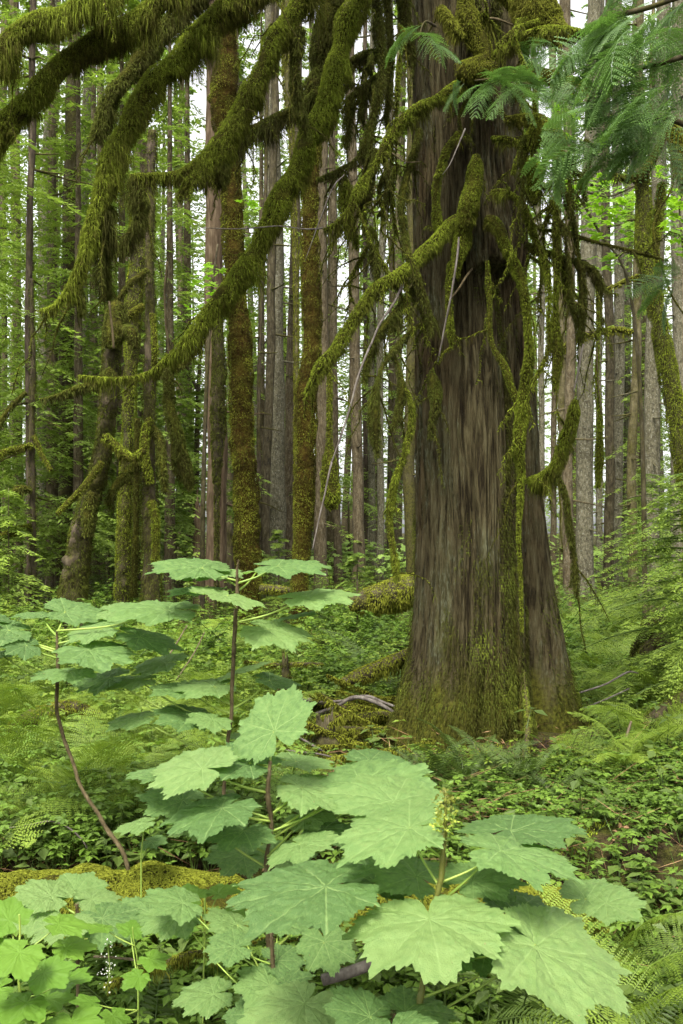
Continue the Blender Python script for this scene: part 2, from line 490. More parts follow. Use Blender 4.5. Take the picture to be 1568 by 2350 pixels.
# ------------------------------------------------------------------ the great cedar
CY = 7.0
CT = [  # y in photo, main stem left/right edge, second stem left/right edge
    (-2200, 990, 1120, 1085, 1150), (-900, 960, 1135, 1080, 1170), (0, 950, 1146, 1082, 1192), (400, 950, 1160, 1092, 1205),
    (560, 952, 1175, 1095, 1218), (700, 955, 1176, 1112, 1207), (900, 955, 1186, 1132, 1234), (1100, 957, 1191, 1152, 1246),
    (1250, 957, 1196, 1168, 1262), (1400, 953, 1199, 1184, 1288), (1500, 945, 1201, 1188, 1304), (1600, 927, 1202, 1193, 1324),
    (1700, 900, 1204, 1200, 1346), (1780, 868, 1206, 1206, 1372), (1900, 840, 1206, 1200, 1400)]
def make_cedar():
    base = np.array([*P(1090, 1760, CY)[:2], gz(1.0, 6.9)])
    root = thing('redcedar_tree', 'huge fluted red-brown cedar with long moss-draped boughs sweeping overhead', 'tree', base)
    a = np.array(CT, float)
    zs = CAMZ + (HZ - a[:, 0]) / FP * CY
    o = np.argsort(zs)
    zs = zs[o]; e = (a[o, 1:] - CXP) / FP * CY
    nz, na = 560, 760
    t = np.linspace(0, 1, nz)
    z = -0.35 + (zs[-1] + .35) * t ** 1.12
    ip = lambda c: np.interp(z, zs, c)
    l1, r1, l2, r2 = [ip(e[:, k]) for k in range(4)]
    c1, q1 = (l1 + r1) / 2, (r1 - l1) / 2; c2, q2 = (l2 + r2) / 2, (r2 - l2) / 2
    th = np.linspace(0, 2 * np.pi, na, endpoint=False)
    cx = (c1 * .72 + c2 * .28)[:, None]; cy = CY
    dx, dy = np.cos(th)[None, :], np.sin(th)[None, :]
    def ray(ccx, ccy, rr):
        ox = cx - ccx[:, None]; oy = cy - ccy
        b = ox * dx + oy * dy; cc = ox ** 2 + oy ** 2 - (rr ** 2)[:, None]
        disc = b * b - cc
        return np.where(disc > 0, -b + np.sqrt(np.maximum(disc, 0)), -1)
    R1 = ray(c1, CY, q1 * .995); R2 = ray(c2, CY + .10, q2)
    R = np.maximum(R1, R2)
    R = np.maximum(R, .05)
    Z = np.repeat(z[:, None], na, 1)
    # flutes, stronger toward the roots
    twist = th[None, :] + .05 * (Z - 1)
    q = np.stack([np.cos(twist) * 2.6, np.sin(twist) * 2.6, Z * .28], -1)
    fl = fbm(q, 2, 31)
    low = np.exp(-np.maximum(Z, 0) / .55)
    R = R * (1 + fl * (.045 + .17 * low))
    # buttress roots: angle, width, strength
    for ang, wd, st in ((math.radians(232), .26, .30), (math.radians(203), .3, .16), (math.radians(318), .24, .24), (math.radians(282), .16, .08), (math.radians(350), .3, .12)):
        d = np.angle(np.exp(1j * (th - ang)))[None, :]
        R = R * (1 + st * np.exp(-(d / wd) ** 2) * np.exp(-np.maximum(Z, 0) / .42))
    # hollow between the roots, seam between the stems
    for ang, wd, st, z0, z1 in ((math.radians(258), .10, .16, -.4, .75), (math.radians(300), .055, .22, -.4, 2.3), (math.radians(300), .03, .05, 2.2, 3.2)):
        a2 = ang + (.05 * (Z - 1) if z0 < 0 else .05 * (Z - 1))
        d = np.angle(np.exp(1j * (th[None, :] - a2)))
        R = R * (1 - st * np.exp(-(d / wd) ** 2) * (1 - sst(z1 - .5, z1, Z)) * sst(z0, z0 + .3, Z))
    # burl with an overhanging lip
    zb = CAMZ + (HZ - 655) / FP * CY; zt = CAMZ + (HZ - 450) / FP * CY
    d = np.angle(np.exp(1j * (th[None, :] - math.radians(289)))) + 0 * Z
    lipz = zb + .05 * np.cos(d * 3) + .03 * fbm(np.stack([d * 6, d * 0, Z * 0], -1), 2, 4)
    prof = sst(lipz - .015, lipz + .05, Z) * (1 - sst(lipz + .1, zt + .25, Z))
    R = R + .10 * prof * np.exp(-(d / .55) ** 4) * (1 + .35 * fbm(np.stack([dx * 4 + Z * 0, dy * 4 + Z * 0, Z * 5], -1), 3, 8))
    R = R - .05 * np.exp(-(d / .5) ** 4) * sst(zb - 1.3, zb - .1, Z) * (1 - sst(lipz - .02, lipz + .02, Z))
    # bark strips
    arc = R * 1.0
    wob = .12 * fbm(np.stack([dx * 2 + Z * 0, dy * 2 + Z * 0, Z * 1.3], -1), 2, 61)
    an = th[None, :] + wob
    k1 = np.stack([np.cos(an) * 11, np.sin(an) * 11, Z * .9], -1)
    k2 = np.stack([np.cos(an) * 24, np.sin(an) * 24, Z * 2.0], -1)
    bk = .35 - 1.5 * np.exp(-(vn(k1, 41) / .13) ** 2) - .8 * np.exp(-(vn(k2, 42) / .16) ** 2) + .35 * vn(k2 * [1, 1, 3], 44)
    R = R + .019 * bk * (1 + .5 * low)
    X = cx + dx * R; Yy = cy + dy * R
    V = np.stack([X, Yy, Z], -1).reshape(-1, 3)
    i = np.arange(nz - 1)[:, None] * na; j = np.arange(na)[None, :]; k = (j + 1) % na
    F = np.stack([i + j, i + k, i + na + k, i + na + j], -1).reshape(-1, 4)
    # where moss grows: low on the roots, down the seam, patches by the burl
    ds = np.angle(np.exp(1j * (th[None, :] - math.radians(300) - .05 * (Z - 1))))
    pt = fbm(np.stack([dx * 3 + 0 * Z, dy * 3 + 0 * Z, Z * .9], -1), 3, 77)
    moss = 1.0 * np.exp(-np.maximum(Z - .15, 0) / .6) + .45 * np.exp(-(ds / .10) ** 2) * (1 - sst(2.6, 3.4, Z)) + .35 * pt * (1 - .5 * sst(.5, 3, Z)) + .25 * sst(3.6, 5, Z) * (pt > .1)
    trunk = MB().add(V, F, tint=moss.ravel()).build('trunk', CEDAR, root)
    # short moss on the root flare
    r = rngf(5)
    Pv = V.reshape(nz, na, 3); m = np.clip(moss - .22 + .35 * vn(Pv * [9, 9, 3], 3), 0, 1) ** .7
    m[:, :] *= (Pv[..., 1] < CY + .35)
    m *= np.gradient(z)[:, None]
    nS = 110000
    idx = r.choice(m.size, nS, p=(m / m.sum()).ravel())
    root_p = V[idx]; n = nrm(root_p * [1, 1, 0] - np.array([1.0, CY, 0])); n[:, 2] = .15; n = nrm(n)
    L = (.015 + .045 * r.random(nS) ** 2)[:, None]
    d0 = nrm(n + r.normal(0, .45, (nS, 3))); d1 = nrm(d0 * .5 + [0, 0, -1.1])
    sdv = nrm(np.cross(d1, r.normal(0, 1, (nS, 3)))) * .0024
    p2 = root_p + d0 * L * .4; p3 = p2 + d1 * L * .7
    Vs = np.stack([root_p - sdv, root_p + sdv, p2 - sdv, p2 + sdv, p3], 1).reshape(-1, 3)
    kk = np.arange(nS)[:, None] * 5
    tt = np.repeat(np.clip(.30 + .25 * vn(root_p * 5, 8) + r.normal(0, .10, nS), 0, 1), 5)
    MB().add(Vs, kk + np.array([[0, 1, 3, 2]]), kk + np.array([[2, 3, 4]]), tint=tt + .2).build('moss', MOSSD, trunk)
    return root, trunk
cedar, cedar_trunk = make_cedar()

# boughs: name, start on trunk (height or None), points (x, y, distance, radius px), material, strand length, hang, density
BO = [
 ('bough', 9.2, [(260,-60,4.7,44),(150,25,4.6,42),(60,85,4.55,44),(0,130,4.5,42),(-70,195,4.5,36)], MOSS, .085, 1.3, 1.2),
 ('bough', 9.3, [(440,-70,4.9,40),(330,28,4.8,42),(230,100,4.75,42),(110,190,4.7,40),(20,285,4.65,38),(-70,370,4.6,34)], MOSS, .085, 1.1, 1.2),
 ('bough', 9.0, [(490,-40,5.8,34),(400,50,5.7,32),(320,130,5.6,32),(262,210,5.55,28),(225,290,5.5,22),(215,318,5.5,10)], MOSSD, .12, 1.0, 1.0),
 ('bough', 9.1, [(640,-80,5.2,44),(530,20,5.1,42),(430,110,5.05,42),(350,200,5.0,42),(290,290,4.95,38),(252,370,4.9,32),(225,450,4.85,28),(205,530,4.8,22),(180,620,4.75,15),(140,690,4.7,9),(92,714,4.7,4)], MOSS, .12, 1.25, 1.1),
 ('bough', 8.6, [(790,-110,5.9,38),(693,10,5.8,38),(610,150,5.7,36),(560,240,5.65,34),(510,310,5.6,34),(465,372,5.55,26),(400,402,5.5,18),(298,403,5.45,7)], MOSS, .12, 1.15, 1.0),
 ('bough', None, [(520,330,5.6,26),(470,385,5.55,16),(435,415,5.5,13),(405,455,5.5,8)], MOSS, .09, 1.0, 1.0),
 ('bough', 7.8, [(850,-110,6.3,44),(818,0,6.25,42),(775,150,6.2,40),(745,235,6.15,42),(715,310,6.1,42),(690,385,6.05,40),(645,460,6.0,42),(590,560,5.95,38),(535,650,5.9,34),(470,735,5.85,27),(400,815,5.8,17),(340,856,5.75,11),(270,868,5.7,7),(180,862,5.7,3)], MOSS, .11, 1.15, 1.1),
 ('bough', None, [(735,215,6.25,20),(690,245,6.3,18),(640,275,6.35,18),(560,315,6.4,16),(500,350,6.4,8)], MOSSD, .12, 1.3, 1.2),
 ('bough', None, [(800,-120,6.6,34),(765,-20,6.55,34),(742,100,6.5,32),(725,200,6.45,28),(722,280,6.4,18)], MOSSD, .09, .9, 1.0),
 ('bough', None, [(690,60,5.8,12),(682,130,5.8,14),(680,203,5.8,11),(690,270,5.8,10),(706,320,5.8,4)], MOSSD, .11, 1.0, 1.1),
 ('bough', 7.0, [(868,-60,6.4,16),(870,40,6.4,16),(876,140,6.4,15),(871,225,6.35,13),(836,330,6.3,11),(826,362,6.3,9),(780,392,6.3,9),(730,412,6.3,5)], MOSSD, .09, 1.0, 1.0),
 ('bough', 7.1, [(895,-60,6.6,16),(893,60,6.6,15),(894,190,6.55,12),(890,250,6.5,9),(888,295,6.5,4)], MOSSD, .08, 1.0, 1.0),
 ('bough', 7.0, [(930,-60,6.7,28),(928,20,6.7,28),(938,90,6.7,20),(945,150,6.7,8)], MOSSD, .09, 1.0, 1.0),
 ('bough', None, [(870,118,6.5,12),(835,128,6.55,12),(800,150,6.6,9)], MOSSD, .10, 1.3, 1.1),
 ('bough', None, [(880,165,6.5,12),(840,200,6.6,13),(800,235,6.6,12),(798,290,6.6,8),(790,340,6.6,3)], MOSSD, .10, 1.3, 1.1),
 ('bough', None, [(1052,188,6.5,20),(1010,215,6.4,19),(960,245,6.3,18),(910,295,6.25,18),(870,355,6.2,16),(835,415,6.15,14),(800,480,6.1,14),(765,520,6.1,11),(742,527,6.1,5)], MOSS, .085, 1.1, .9),
 ('bough', None, [(1062,505,6.55,26),(1030,520,6.45,26),(990,565,6.35,24),(935,612,6.25,22),(865,662,6.15,21),(810,735,6.1,20),(768,800,6.05,22),(730,850,6.0,18),(705,905,6.0,8)], MOSS, .085, 1.0, 1.0),
 ('bough', None, [(1015,560,6.45,14),(1004,500,6.45,14),(1000,430,6.45,13),(1018,355,6.45,12),(1052,302,6.5,7)], MOSS, .04, .7, 1.0),
 ('bough', None, [(1045,640,6.4,12),(1058,540,6.4,24),(1080,440,6.4,24),(1090,385,6.4,21),(1096,360,6.4,10)], MOSS, .05, .9, 1.1),
 ('bough', None, [(1120,505,6.45,18),(1138,513,6.4,22),(1157,561,6.38,24),(1185,610,6.36,20),(1207,688,6.34,18),(1213,772,6.34,18),(1208,870,6.36,18),(1200,950,6.4,21),(1196,1020,6.42,22),(1197,1090,6.46,15),(1192,1200,6.48,8),(1195,1330,6.48,6),(1198,1450,6.46,4)], MOSS, .04, .7, 1.3),
 ('bough', None, [(1118,598,6.42,6),(1122,690,6.42,7),(1126,778,6.42,8),(1160,845,6.42,10),(1185,905,6.42,12),(1192,965,6.42,12)], MOSS, .02, .5, .8),
 ('bough', None, [(1050,-60,6.5,26),(1080,40,6.45,30),(1108,135,6.45,26),(1062,165,6.42,34),(1130,160,6.42,24)], MOSSY, .05, .8, 1.0),
 ('bough', None, [(1150,-60,6.6,40),(1200,-15,6.5,48),(1250,40,6.4,46),(1300,72,6.35,26),(1335,78,6.3,12)], MOSSY, .07, 1.0, 1.0),
 ('bough', None, [(1130,130,6.5,8),(1168,104,6.4,13),(1210,80,6.35,17),(1270,74,6.3,18),(1332,76,6.25,9)], MOSS, .11, 1.4, 1.2),
 ('bough', None, [(1130,60,6.5,10),(1105,25,6.4,9)], MOSS, .09, 1.3, 1.0),
 ('bough', None, [(1010,20,6.5,12),(1040,55,6.45,15),(1062,85,6.45,10)], MOSSY, .10, 1.3, 1.0),
 ('bough', None, [(1190,175,6.5,14),(1250,170,6.4,18),(1310,185,6.3,15),(1365,205,6.25,8)], MOSSY, .09, 1.2, 1.0),
 ('bough', None, [(1160,275,6.5,9),(1205,270,6.4,12),(1240,280,6.35,18),(1270,310,6.3,22),(1300,325,6.3,10)], MOSSY, .09, 1.1, 1.1),
 ('bough', None, [(1130,318,6.5,7),(1165,318,6.42,8),(1200,330,6.42,9),(1228,300,6.4,18),(1190,370,6.4,8),(1178,400,6.4,4)], MOSS, .06, 1.0, 1.0),
 ('bough', None, [(962,300,6.55,9),(950,350,6.45,11),(930,420,6.35,12),(923,490,6.3,13),(935,570,6.25,13),(962,640,6.2,11),(985,710,6.2,7),(992,770,6.2,3)], MOSSD, .06, .9, 1.0),
 ('bough', None, [(1128,440,6.5,9),(1150,438,6.45,10),(1183,451,6.4,11),(1211,496,6.35,12),(1234,561,6.3,14),(1254,612,6.25,12),(1259,688,6.2,9),(1262,800,6.2,8),(1238,850,6.2,6),(1222,885,6.2,3)], MOSS, .06, .9, 1.1),
 ('bough', None, [(1205,370,6.4,10),(1226,395,6.3,19),(1226,440,6.3,18),(1228,470,6.3,8)], MOSS, .06, 1.0, 1.1),
 ('bough', None, [(1285,420,6.2,6),(1280,446,6.2,6),(1279,547,6.2,9),(1277,688,6.2,6),(1279,772,6.2,12),(1277,850,6.2,12),(1275,900,6.2,4)], MOSS, .05, .8, 1.1),
 ('bough', None, [(1205,500,6.7,8),(1234,525,6.5,7),(1279,533,6.4,6),(1380,558,6.3,6),(1470,582,6.25,5),(1535,600,6.2,3)], MOSSD, .02, .4, .5),
 ('bough', None, [(1210,560,6.7,9),(1251,575,6.5,9),(1296,592,6.4,9),(1330,603,6.35,10),(1358,618,6.3,16),(1378,652,6.3,15),(1390,668,6.3,5),(1420,676,6.3,3)], MOSSD, .09, 1.3, 1.2),
 ('bough', None, [(1292,595,6.4,9),(1296,640,6.38,14),(1304,685,6.36,12),(1322,730,6.35,8),(1331,775,6.35,3)], MOSSD, .07, 1.1, 1.2),
 ('bough', None, [(1335,610,6.3,8),(1338,716,6.3,9),(1336,760,6.3,6),(1334,790,6.3,2)], MOSSD, .06, 1.0, 1.1),
 ('bough', None, [(1245,430,6.3,8),(1285,422,6.28,8),(1307,468,6.25,8),(1324,547,6.25,5),(1327,617,6.25,4)], MOSSD, .05, .9, 1.0),
 ('bough', None, [(1215,1110,6.6,16),(1245,1098,6.5,16),(1278,1068,6.4,18),(1300,1010,6.35,16),(1315,945,6.3,12),(1320,915,6.3,5)], MOSS, .08, 1.2, 1.2),
 ('bough', None, [(1278,1085,6.4,8),(1295,1130,6.4,7),(1308,1210,6.4,7),(1318,1300,6.4,7),(1325,1375,6.4,3)], MOSSD, .05, .9, 1.1),
 ('bough', None, [(1368,640,6.3,2),(1374,760,6.3,2.5),(1370,860,6.3,2.5),(1376,930,6.3,5),(1377,965,6.3,13),(1376,1030,6.3,13),(1374,1090,6.3,10),(1372,1120,6.3,3)], MOSS, .05, .9, 1.2),
 ('bough', None, [(990,728,6.5,10),(955,750,6.3,10),(905,800,6.2,8),(880,840,6.15,6),(868,875,6.1,5),(862,900,6.1,14),(858,960,6.1,20),(862,1010,6.1,16),(868,1050,6.1,4)], MOSSD, .07, 1.1, 1.1),
 ('bough', None, [(900,800,6.2,4),(918,850,6.2,5),(925,890,6.2,11),(912,950,6.2,8),(900,990,6.2,3)], MOSSD, .06, 1.1, 1.1),
 ('bough', None, [(920,880,6.2,5),(940,920,6.2,9),(942,980,6.2,9),(928,1040,6.2,8),(905,1110,6.2,10),(893,1180,6.2,11),(900,1250,6.2,10),(907,1310,6.2,10),(905,1335,6.2,3)], MOSS, .06, 1.0, 1.1),
 ('bough', None, [(950,660,6.3,8),(910,715,6.25,12),(870,770,6.2,12),(845,820,6.2,9),(835,880,6.2,4)], MOSSD, .09, 1.2, 1.1),
 ('bough', None, [(990,850,6.5,4),(995,880,6.45,16),(1000,920,6.42,12),(990,970,6.42,7),(985,1005,6.42,2)], MOSSD, .06, 1.0, 1.0),
 ('bough', None, [(790,395,6.3,5),(790,430,6.3,17),(795,480,6.3,18),(812,530,6.3,10),(818,570,6.3,3)], MOSS, .08, 1.2, 1.2),
 ('bough', None, [(828,445,6.2,4),(835,510,6.2,6),(850,560,6.2,5),(862,610,6.2,8),(866,650,6.2,3)], MOSSD, .05, 1.0, 1.0),
 ('bough', None, [(862,340,6.2,5),(855,400,6.2,10),(846,450,6.2,10),(838,480,6.2,3)], MOSSD, .06, 1.0, 1.1),
 ('bough', None, [(1035,600,6.45,10),(1030,680,6.45,9),(1034,760,6.45,7),(1036,800,6.45,2)], MOSS, .05, .9, 1.0),
 ('bough', None, [(385,845,5.7,5),(388,880,5.7,14),(396,960,5.7,20),(412,1030,5.7,20),(430,1085,5.7,17),(438,1125,5.7,6)], MOSSD, .07, 1.0, 1.1),
 ('bough', None, [(238,470,4.9,16),(238,560,4.95,14),(240,630,5.0,10),(255,680,5.0,6)], MOSSD, .12, 1.3, 1.1),
 ('bough', None, [(300,405,5.45,8),(318,450,5.45,16),(312,510,5.45,16),(285,560,5.45,10),(270,590,5.45,4)], MOSSD, .10, 1.2, 1.2),
 ('bough', None, [(180,620,4.75,8),(182,660,4.75,12),(185,700,4.75,9),(187,725,4.75,3)], MOSSD, .06, 1.0, 1.1),
 ('bough', None, [(500,350,5.6,14),(500,400,5.6,18),(505,430,5.6,10)], MOSSD, .10, 1.3, 1.0),
]
_r = rngf(404)
for _k in range(32):
    _z = ((1215, 1400, 340, 640), (830, 940, 300, 700), (800, 945, 60, 560), (1040, 1260, 60, 340))[_k % 4]
    _x = _z[0] + (_z[1] - _z[0]) * _r.random(); _y = _z[2] + (_z[3] - _z[2]) * _r.random(); _Y = 6.1 + .5 * _r.random(); _l = 60 + 170 * _r.random()
    _o = _r.normal(0, 18, 5)
    BO.append(('hanging_twig', None, [(_x - _o[0], _y - 22, _Y + .2, 3), (_x, _y, _Y, 3.5), (_x + _o[1] * .6, _y + _l * .35, _Y, 3 + 3 * _r.random()), (_x + _o[1] + _o[2] * .4, _y + _l * .7, _Y, 3 + 4 * _r.random() ** 2), (_x + _o[1] + _o[3], _y + _l, _Y, 1.2)], MOSSD if _k % 3 else MOSS, .045, 1.2, .7))
def make_boughs():
    nb = 0
    for k, (nm, att, pts, mat, sl, hang, den) in enumerate(BO):
        pts = list(pts)
        if att is not None:
            x0, y0, Y0, r0 = pts[0]
            A = np.array([.95, CY - .1, att])
            ya = HZ - (att - CAMZ) / A[1] * FP
            B_ = np.array([CXP + A[0] / A[1] * FP, ya, A[1], r0 * .9]); E_ = np.array(pts[0], float); m_ = max(2, int(np.hypot(*(E_ - B_)[:2]) / 130))
            pts = [tuple(B_ + (E_ - B_) * q / m_) for q in range(m_)] + pts
        path, rad = px_path(pts, max(14, len(pts) * 9))
        rad = rad * (.58 if len(pts) > 7 or att is not None else .84)
        path = path + (rad * .55)[:, None] * np.stack([vn(path * 5, k), vn(path * 5, k + 50), vn(path * 5, k + 90)], -1)
        rad = rad * (1 + .30 * vn(path * 7, k + 7))
        mb = MB(); V, F, F3 = tube(path, rad * .80, 14, .45, 9, k, True)
        mb.add(V, F, F3)
        ap = area_px(path, rad)
        ms = MB()
        yav = float(np.mean(path[-6:, 1]))
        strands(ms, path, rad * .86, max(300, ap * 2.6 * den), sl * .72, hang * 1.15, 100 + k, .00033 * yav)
        rb = rngf(700 + k)
        ln = float(np.linalg.norm(np.diff(path, axis=0), axis=1).sum())
        for q in range(int(min(16, 2 + ln * 3.2))):
            i = int(rb.integers(3, len(path) - 1)); l = .10 + .34 * rb.random() ** 1.5
            d = nrm(nrm(path[i] - path[i - 1]) * .7 + rb.normal(0, .7, 3) + [0, 0, -.35])
            ss = np.linspace(0, 1, 7)[:, None]
            tp = path[i] + d * l * ss + np.array([0, 0, -.45 * l]) * ss ** 2 + .05 * l * rb.normal(0, 1, (7, 3)) * ss
            tr = np.linspace(.007, .002, 7)
            mb.add(*tube(tp, tr, 6, .2, 30, q))
            if mat is not MOSSY or q % 2: strands(ms, tp, tr * 1.1, 50 + 260 * l * (rb.random() > .35), .045, 1.2, 3000 + k * 20 + q, .00033 * yav)
        b = mb.build(nm, MOSSB, cedar)
        if ms.n: ms.build('moss', mat, b)
        nb += 1
make_boughs()

# bare dead branches of the cedar
for pts, mt in (([(952,612,6.25,4.5),(915,668,6.18,4.2),(893,712,6.14,4),(868,752,6.1,3.5),(845,800,6.05,3.5)], PALE), ([(845,800,6.05,3.5),(822,866,6.0,3.5),(806,925,5.96,3.2),(778,1012,5.92,3),(762,1060,5.9,3)], PALE), ([(762,1060,5.9,3),(741,1150,5.86,2.8),(733,1190,5.84,2.4),(718,1262,5.8,1.8)], PALE),
                ([(1055,545,6.38,4),(1046,610,6.32,4),(1036,668,6.3,3.6),(1020,748,6.32,3.2),(1004,830,6.34,2.2)], PALE), ([(1085,618,6.5,4),(1055,660,6.38,3.5),(1030,690,6.34,2)], TWIG),
                ([(462,523,5.9,1.4),(540,526,5.9,1.6),(600,522,5.9,2.2),(640,520,5.9,2),(690,526,5.9,2.4),(742,522,6.0,3)], PALE),
                ([(1068,295,6.3,3),(1035,370,6.2,2),(1015,400,6.2,1)], PALE), ([(900,350,6.2,2),(930,372,6.2,2),(965,372,6.2,1)], TWIG),
                ([(1100,38,6.5,4),(1140,44,6.4,4),(1178,58,6.4,3)], TWIG), ([(1275,470,6.2,3),(1282,600,6.2,3),(1293,700,6.2,2)], TWIG),
                ([(1370,800,6.2,2),(1372,880,6.2,2),(1380,950,6.2,2)], TWIG), ([(1340,790,6.2,3),(1322,870,6.2,3),(1316,900,6.2,2)], GREY),
                ([(250,690,4.9,3),(258,760,4.9,4),(262,800,4.9,4)], TWIG), ([(385,600,5.8,4),(378,700,5.8,4),(390,830,5.8,5)], TWIG), ([(700,600,5.9,1),(760,440,5.9,2),(790,400,6,2)], PALE)):
    path, rad = px_path(pts, 16)
    path = path + (rad * .8)[:, None] * np.stack([vn(path * 6, 1), vn(path * 6, 2), vn(path * 6, 3)], -1)
    MB().add(*tube(path, rad * .72, 7, .35, 20, 3)).build('dead_branch', GREY if mt is PALE else mt, cedar)

# ------------------------------------------------------------------ cedar sprays
def spray_mesh(seed):
    r = rngf(seed); C = []; D = []; S = []; L = []; Wd = []; Tn = []
    n = 12; s = np.linspace(0, 1, n)
    ax = np.stack([.5 * s - .06 * s ** 2, np.zeros(n), -.10 * s - .22 * s ** 2], -1)
    mb = MB(); mb.add(*tube(ax, np.linspace(.0035, .001, n), 4), tint=.3)
    for i in range(1, n):
        T = nrm(ax[i] - ax[i - 1])
        for sg in (-1, 1):
            side = np.array([0, sg, 0.0])
            d = nrm(T * .75 + side * .85 + [0, 0, -.12 + r.normal(0, .07)])
            l = .23 * math.sin(math.pi * min(1, .15 + .8 * s[i])) * (.7 + .6 * r.random()) + .03
            m = max(4, int(l / .020))
            for q in range(m):
                f = (q + .5) / m
                p = ax[i] + d * l * f + np.array([0, 0, -.10 * (l * f) ** 2 / .1])
                perp = nrm(np.cross(d, [0, 0, 1]))
                for s2 in (-1, 1):
                    C.append(p); dd = nrm(d * .9 + perp * s2 * .75 + [0, 0, -.15]); D.append(dd); S.append(nrm(np.cross(dd, [0, 0, 1])))
                    L.append(.042 * (1 - .5 * f) * (.7 + .5 * r.random())); Wd.append(.0125); Tn.append(.30 + .45 * f * s[i] + .2 * r.random())
            C.append(ax[i]); D.append(d); S.append(nrm(np.cross(d, [0, 0, 1]))); L.append(l); Wd.append(.006); Tn.append(.35)
    V, F, t = rhombs(np.array(C), np.array(D), np.array(S), np.array(L), np.array(Wd), .15, np.array(Tn))
    mb.add(V, F, tint=t)
    return mb.data('foliage_spray', CEDF, smooth=False)
SPR = [spray_mesh(k) for k in range(4)]
def place_spray(x, y, Y, yaw, tilt, sc, roll=0, k=0, parent=None):
    M = Matrix.Translation(Vector(P(x, y, Y))) @ Matrix.Rotation(math.radians(yaw), 4, 'Z') @ Matrix.Rotation(math.radians(tilt), 4, 'Y') @ Matrix.Rotation(math.radians(roll), 4, 'X') @ Matrix.Scale(sc, 4)
    return inst(SPR[k % 4], 'foliage_spray', parent if parent is not None else cedar, M)
def cedar_sprays():
    r = rngf(9); n = 0
    # clusters: centre, spread, count, distance, yaw mean, yaw spread, size
    for cx, cy, sx, sy, cnt, Y, yw, ys, sc in (
        (1490, 60, 110, 70, 20, 5.0, 185, 70, .72), (1420, 130, 90, 60, 14, 5.0, 200, 50, .72), (1520, 200, 70, 60, 16, 4.9, 200, 60, .75), (1450, 260, 90, 50, 14, 5.0, 205, 40, .72),
        (1400, 330, 70, 35, 10, 5.1, 200, 30, .68), (1330, 350, 30, 25, 5, 5.2, 195, 15, .72), (1500, 330, 60, 40, 8, 5.0, 220, 50, .68), (1430, 30, 60, 40, 8, 5.3, 190, 60, .7),
        (1290, 100, 40, 40, 5, 5.6, 200, 40, .5), (1130, 185, 45, 14, 7, 6.1, 230, 60, .55), (1180, 190, 60, 18, 9, 6.1, 290, 60, .62), (1240, 215, 40, 20, 6, 6.1, 320, 50, .6), (1060, 190, 10, 8, 2, 6.1, 200, 20, .5),
        (965, 55, 12, 10, 2, 6.0, 200, 20, .65), (965, 85, 10, 10, 2, 6.0, 270, 30, .6), (990, 95, 8, 10, 2, 6.0, 340, 20, .55), (1190, 110, 10, 10, 2, 6.2, 0, 20, .4), (1560, 640, 15, 12, 4, 5.5, 190, 25, .55), (1350, 200, 60, 40, 7, 5.5, 210, 50, .6)):
        for q in range(max(2, int(cnt * 1.05))):
            place_spray(cx + r.normal(0, sx * .55), cy + r.normal(0, sy * .55), Y + r.normal(0, .22), yw + r.normal(0, ys * .7), 8 + r.normal(0, 14), sc * (.62 + .4 * r.random()), r.normal(0, 28), n)
            n += 1
    # the twigs that carry them
    for pts in ([(1330,78,6.2,8),(1400,40,5.5,7),(1480,20,5.1,6),(1600,-20,4.9,6)], [(1600,300,4.9,7),(1520,270,5.0,6),(1440,300,5.1,4),(1370,350,5.15,3),(1310,380,5.2,2)],
                [(1600,120,4.9,7),(1500,150,5,5),(1420,170,5.1,4),(1360,200,5.4,3)], [(1365,205,6.25,6),(1330,240,5.9,4),(1260,215,6.1,3),(1170,180,6.1,3),(1090,185,6.1,2)], [(1000,60,6.4,3),(975,50,6.1,2),(960,90,6,2)]):
        path, rad = px_path(pts, 18)
        MB().add(*tube(path, rad, 7, .2, 12, 3)).build('twig', BARK['dark'], cedar)
cedar_sprays()

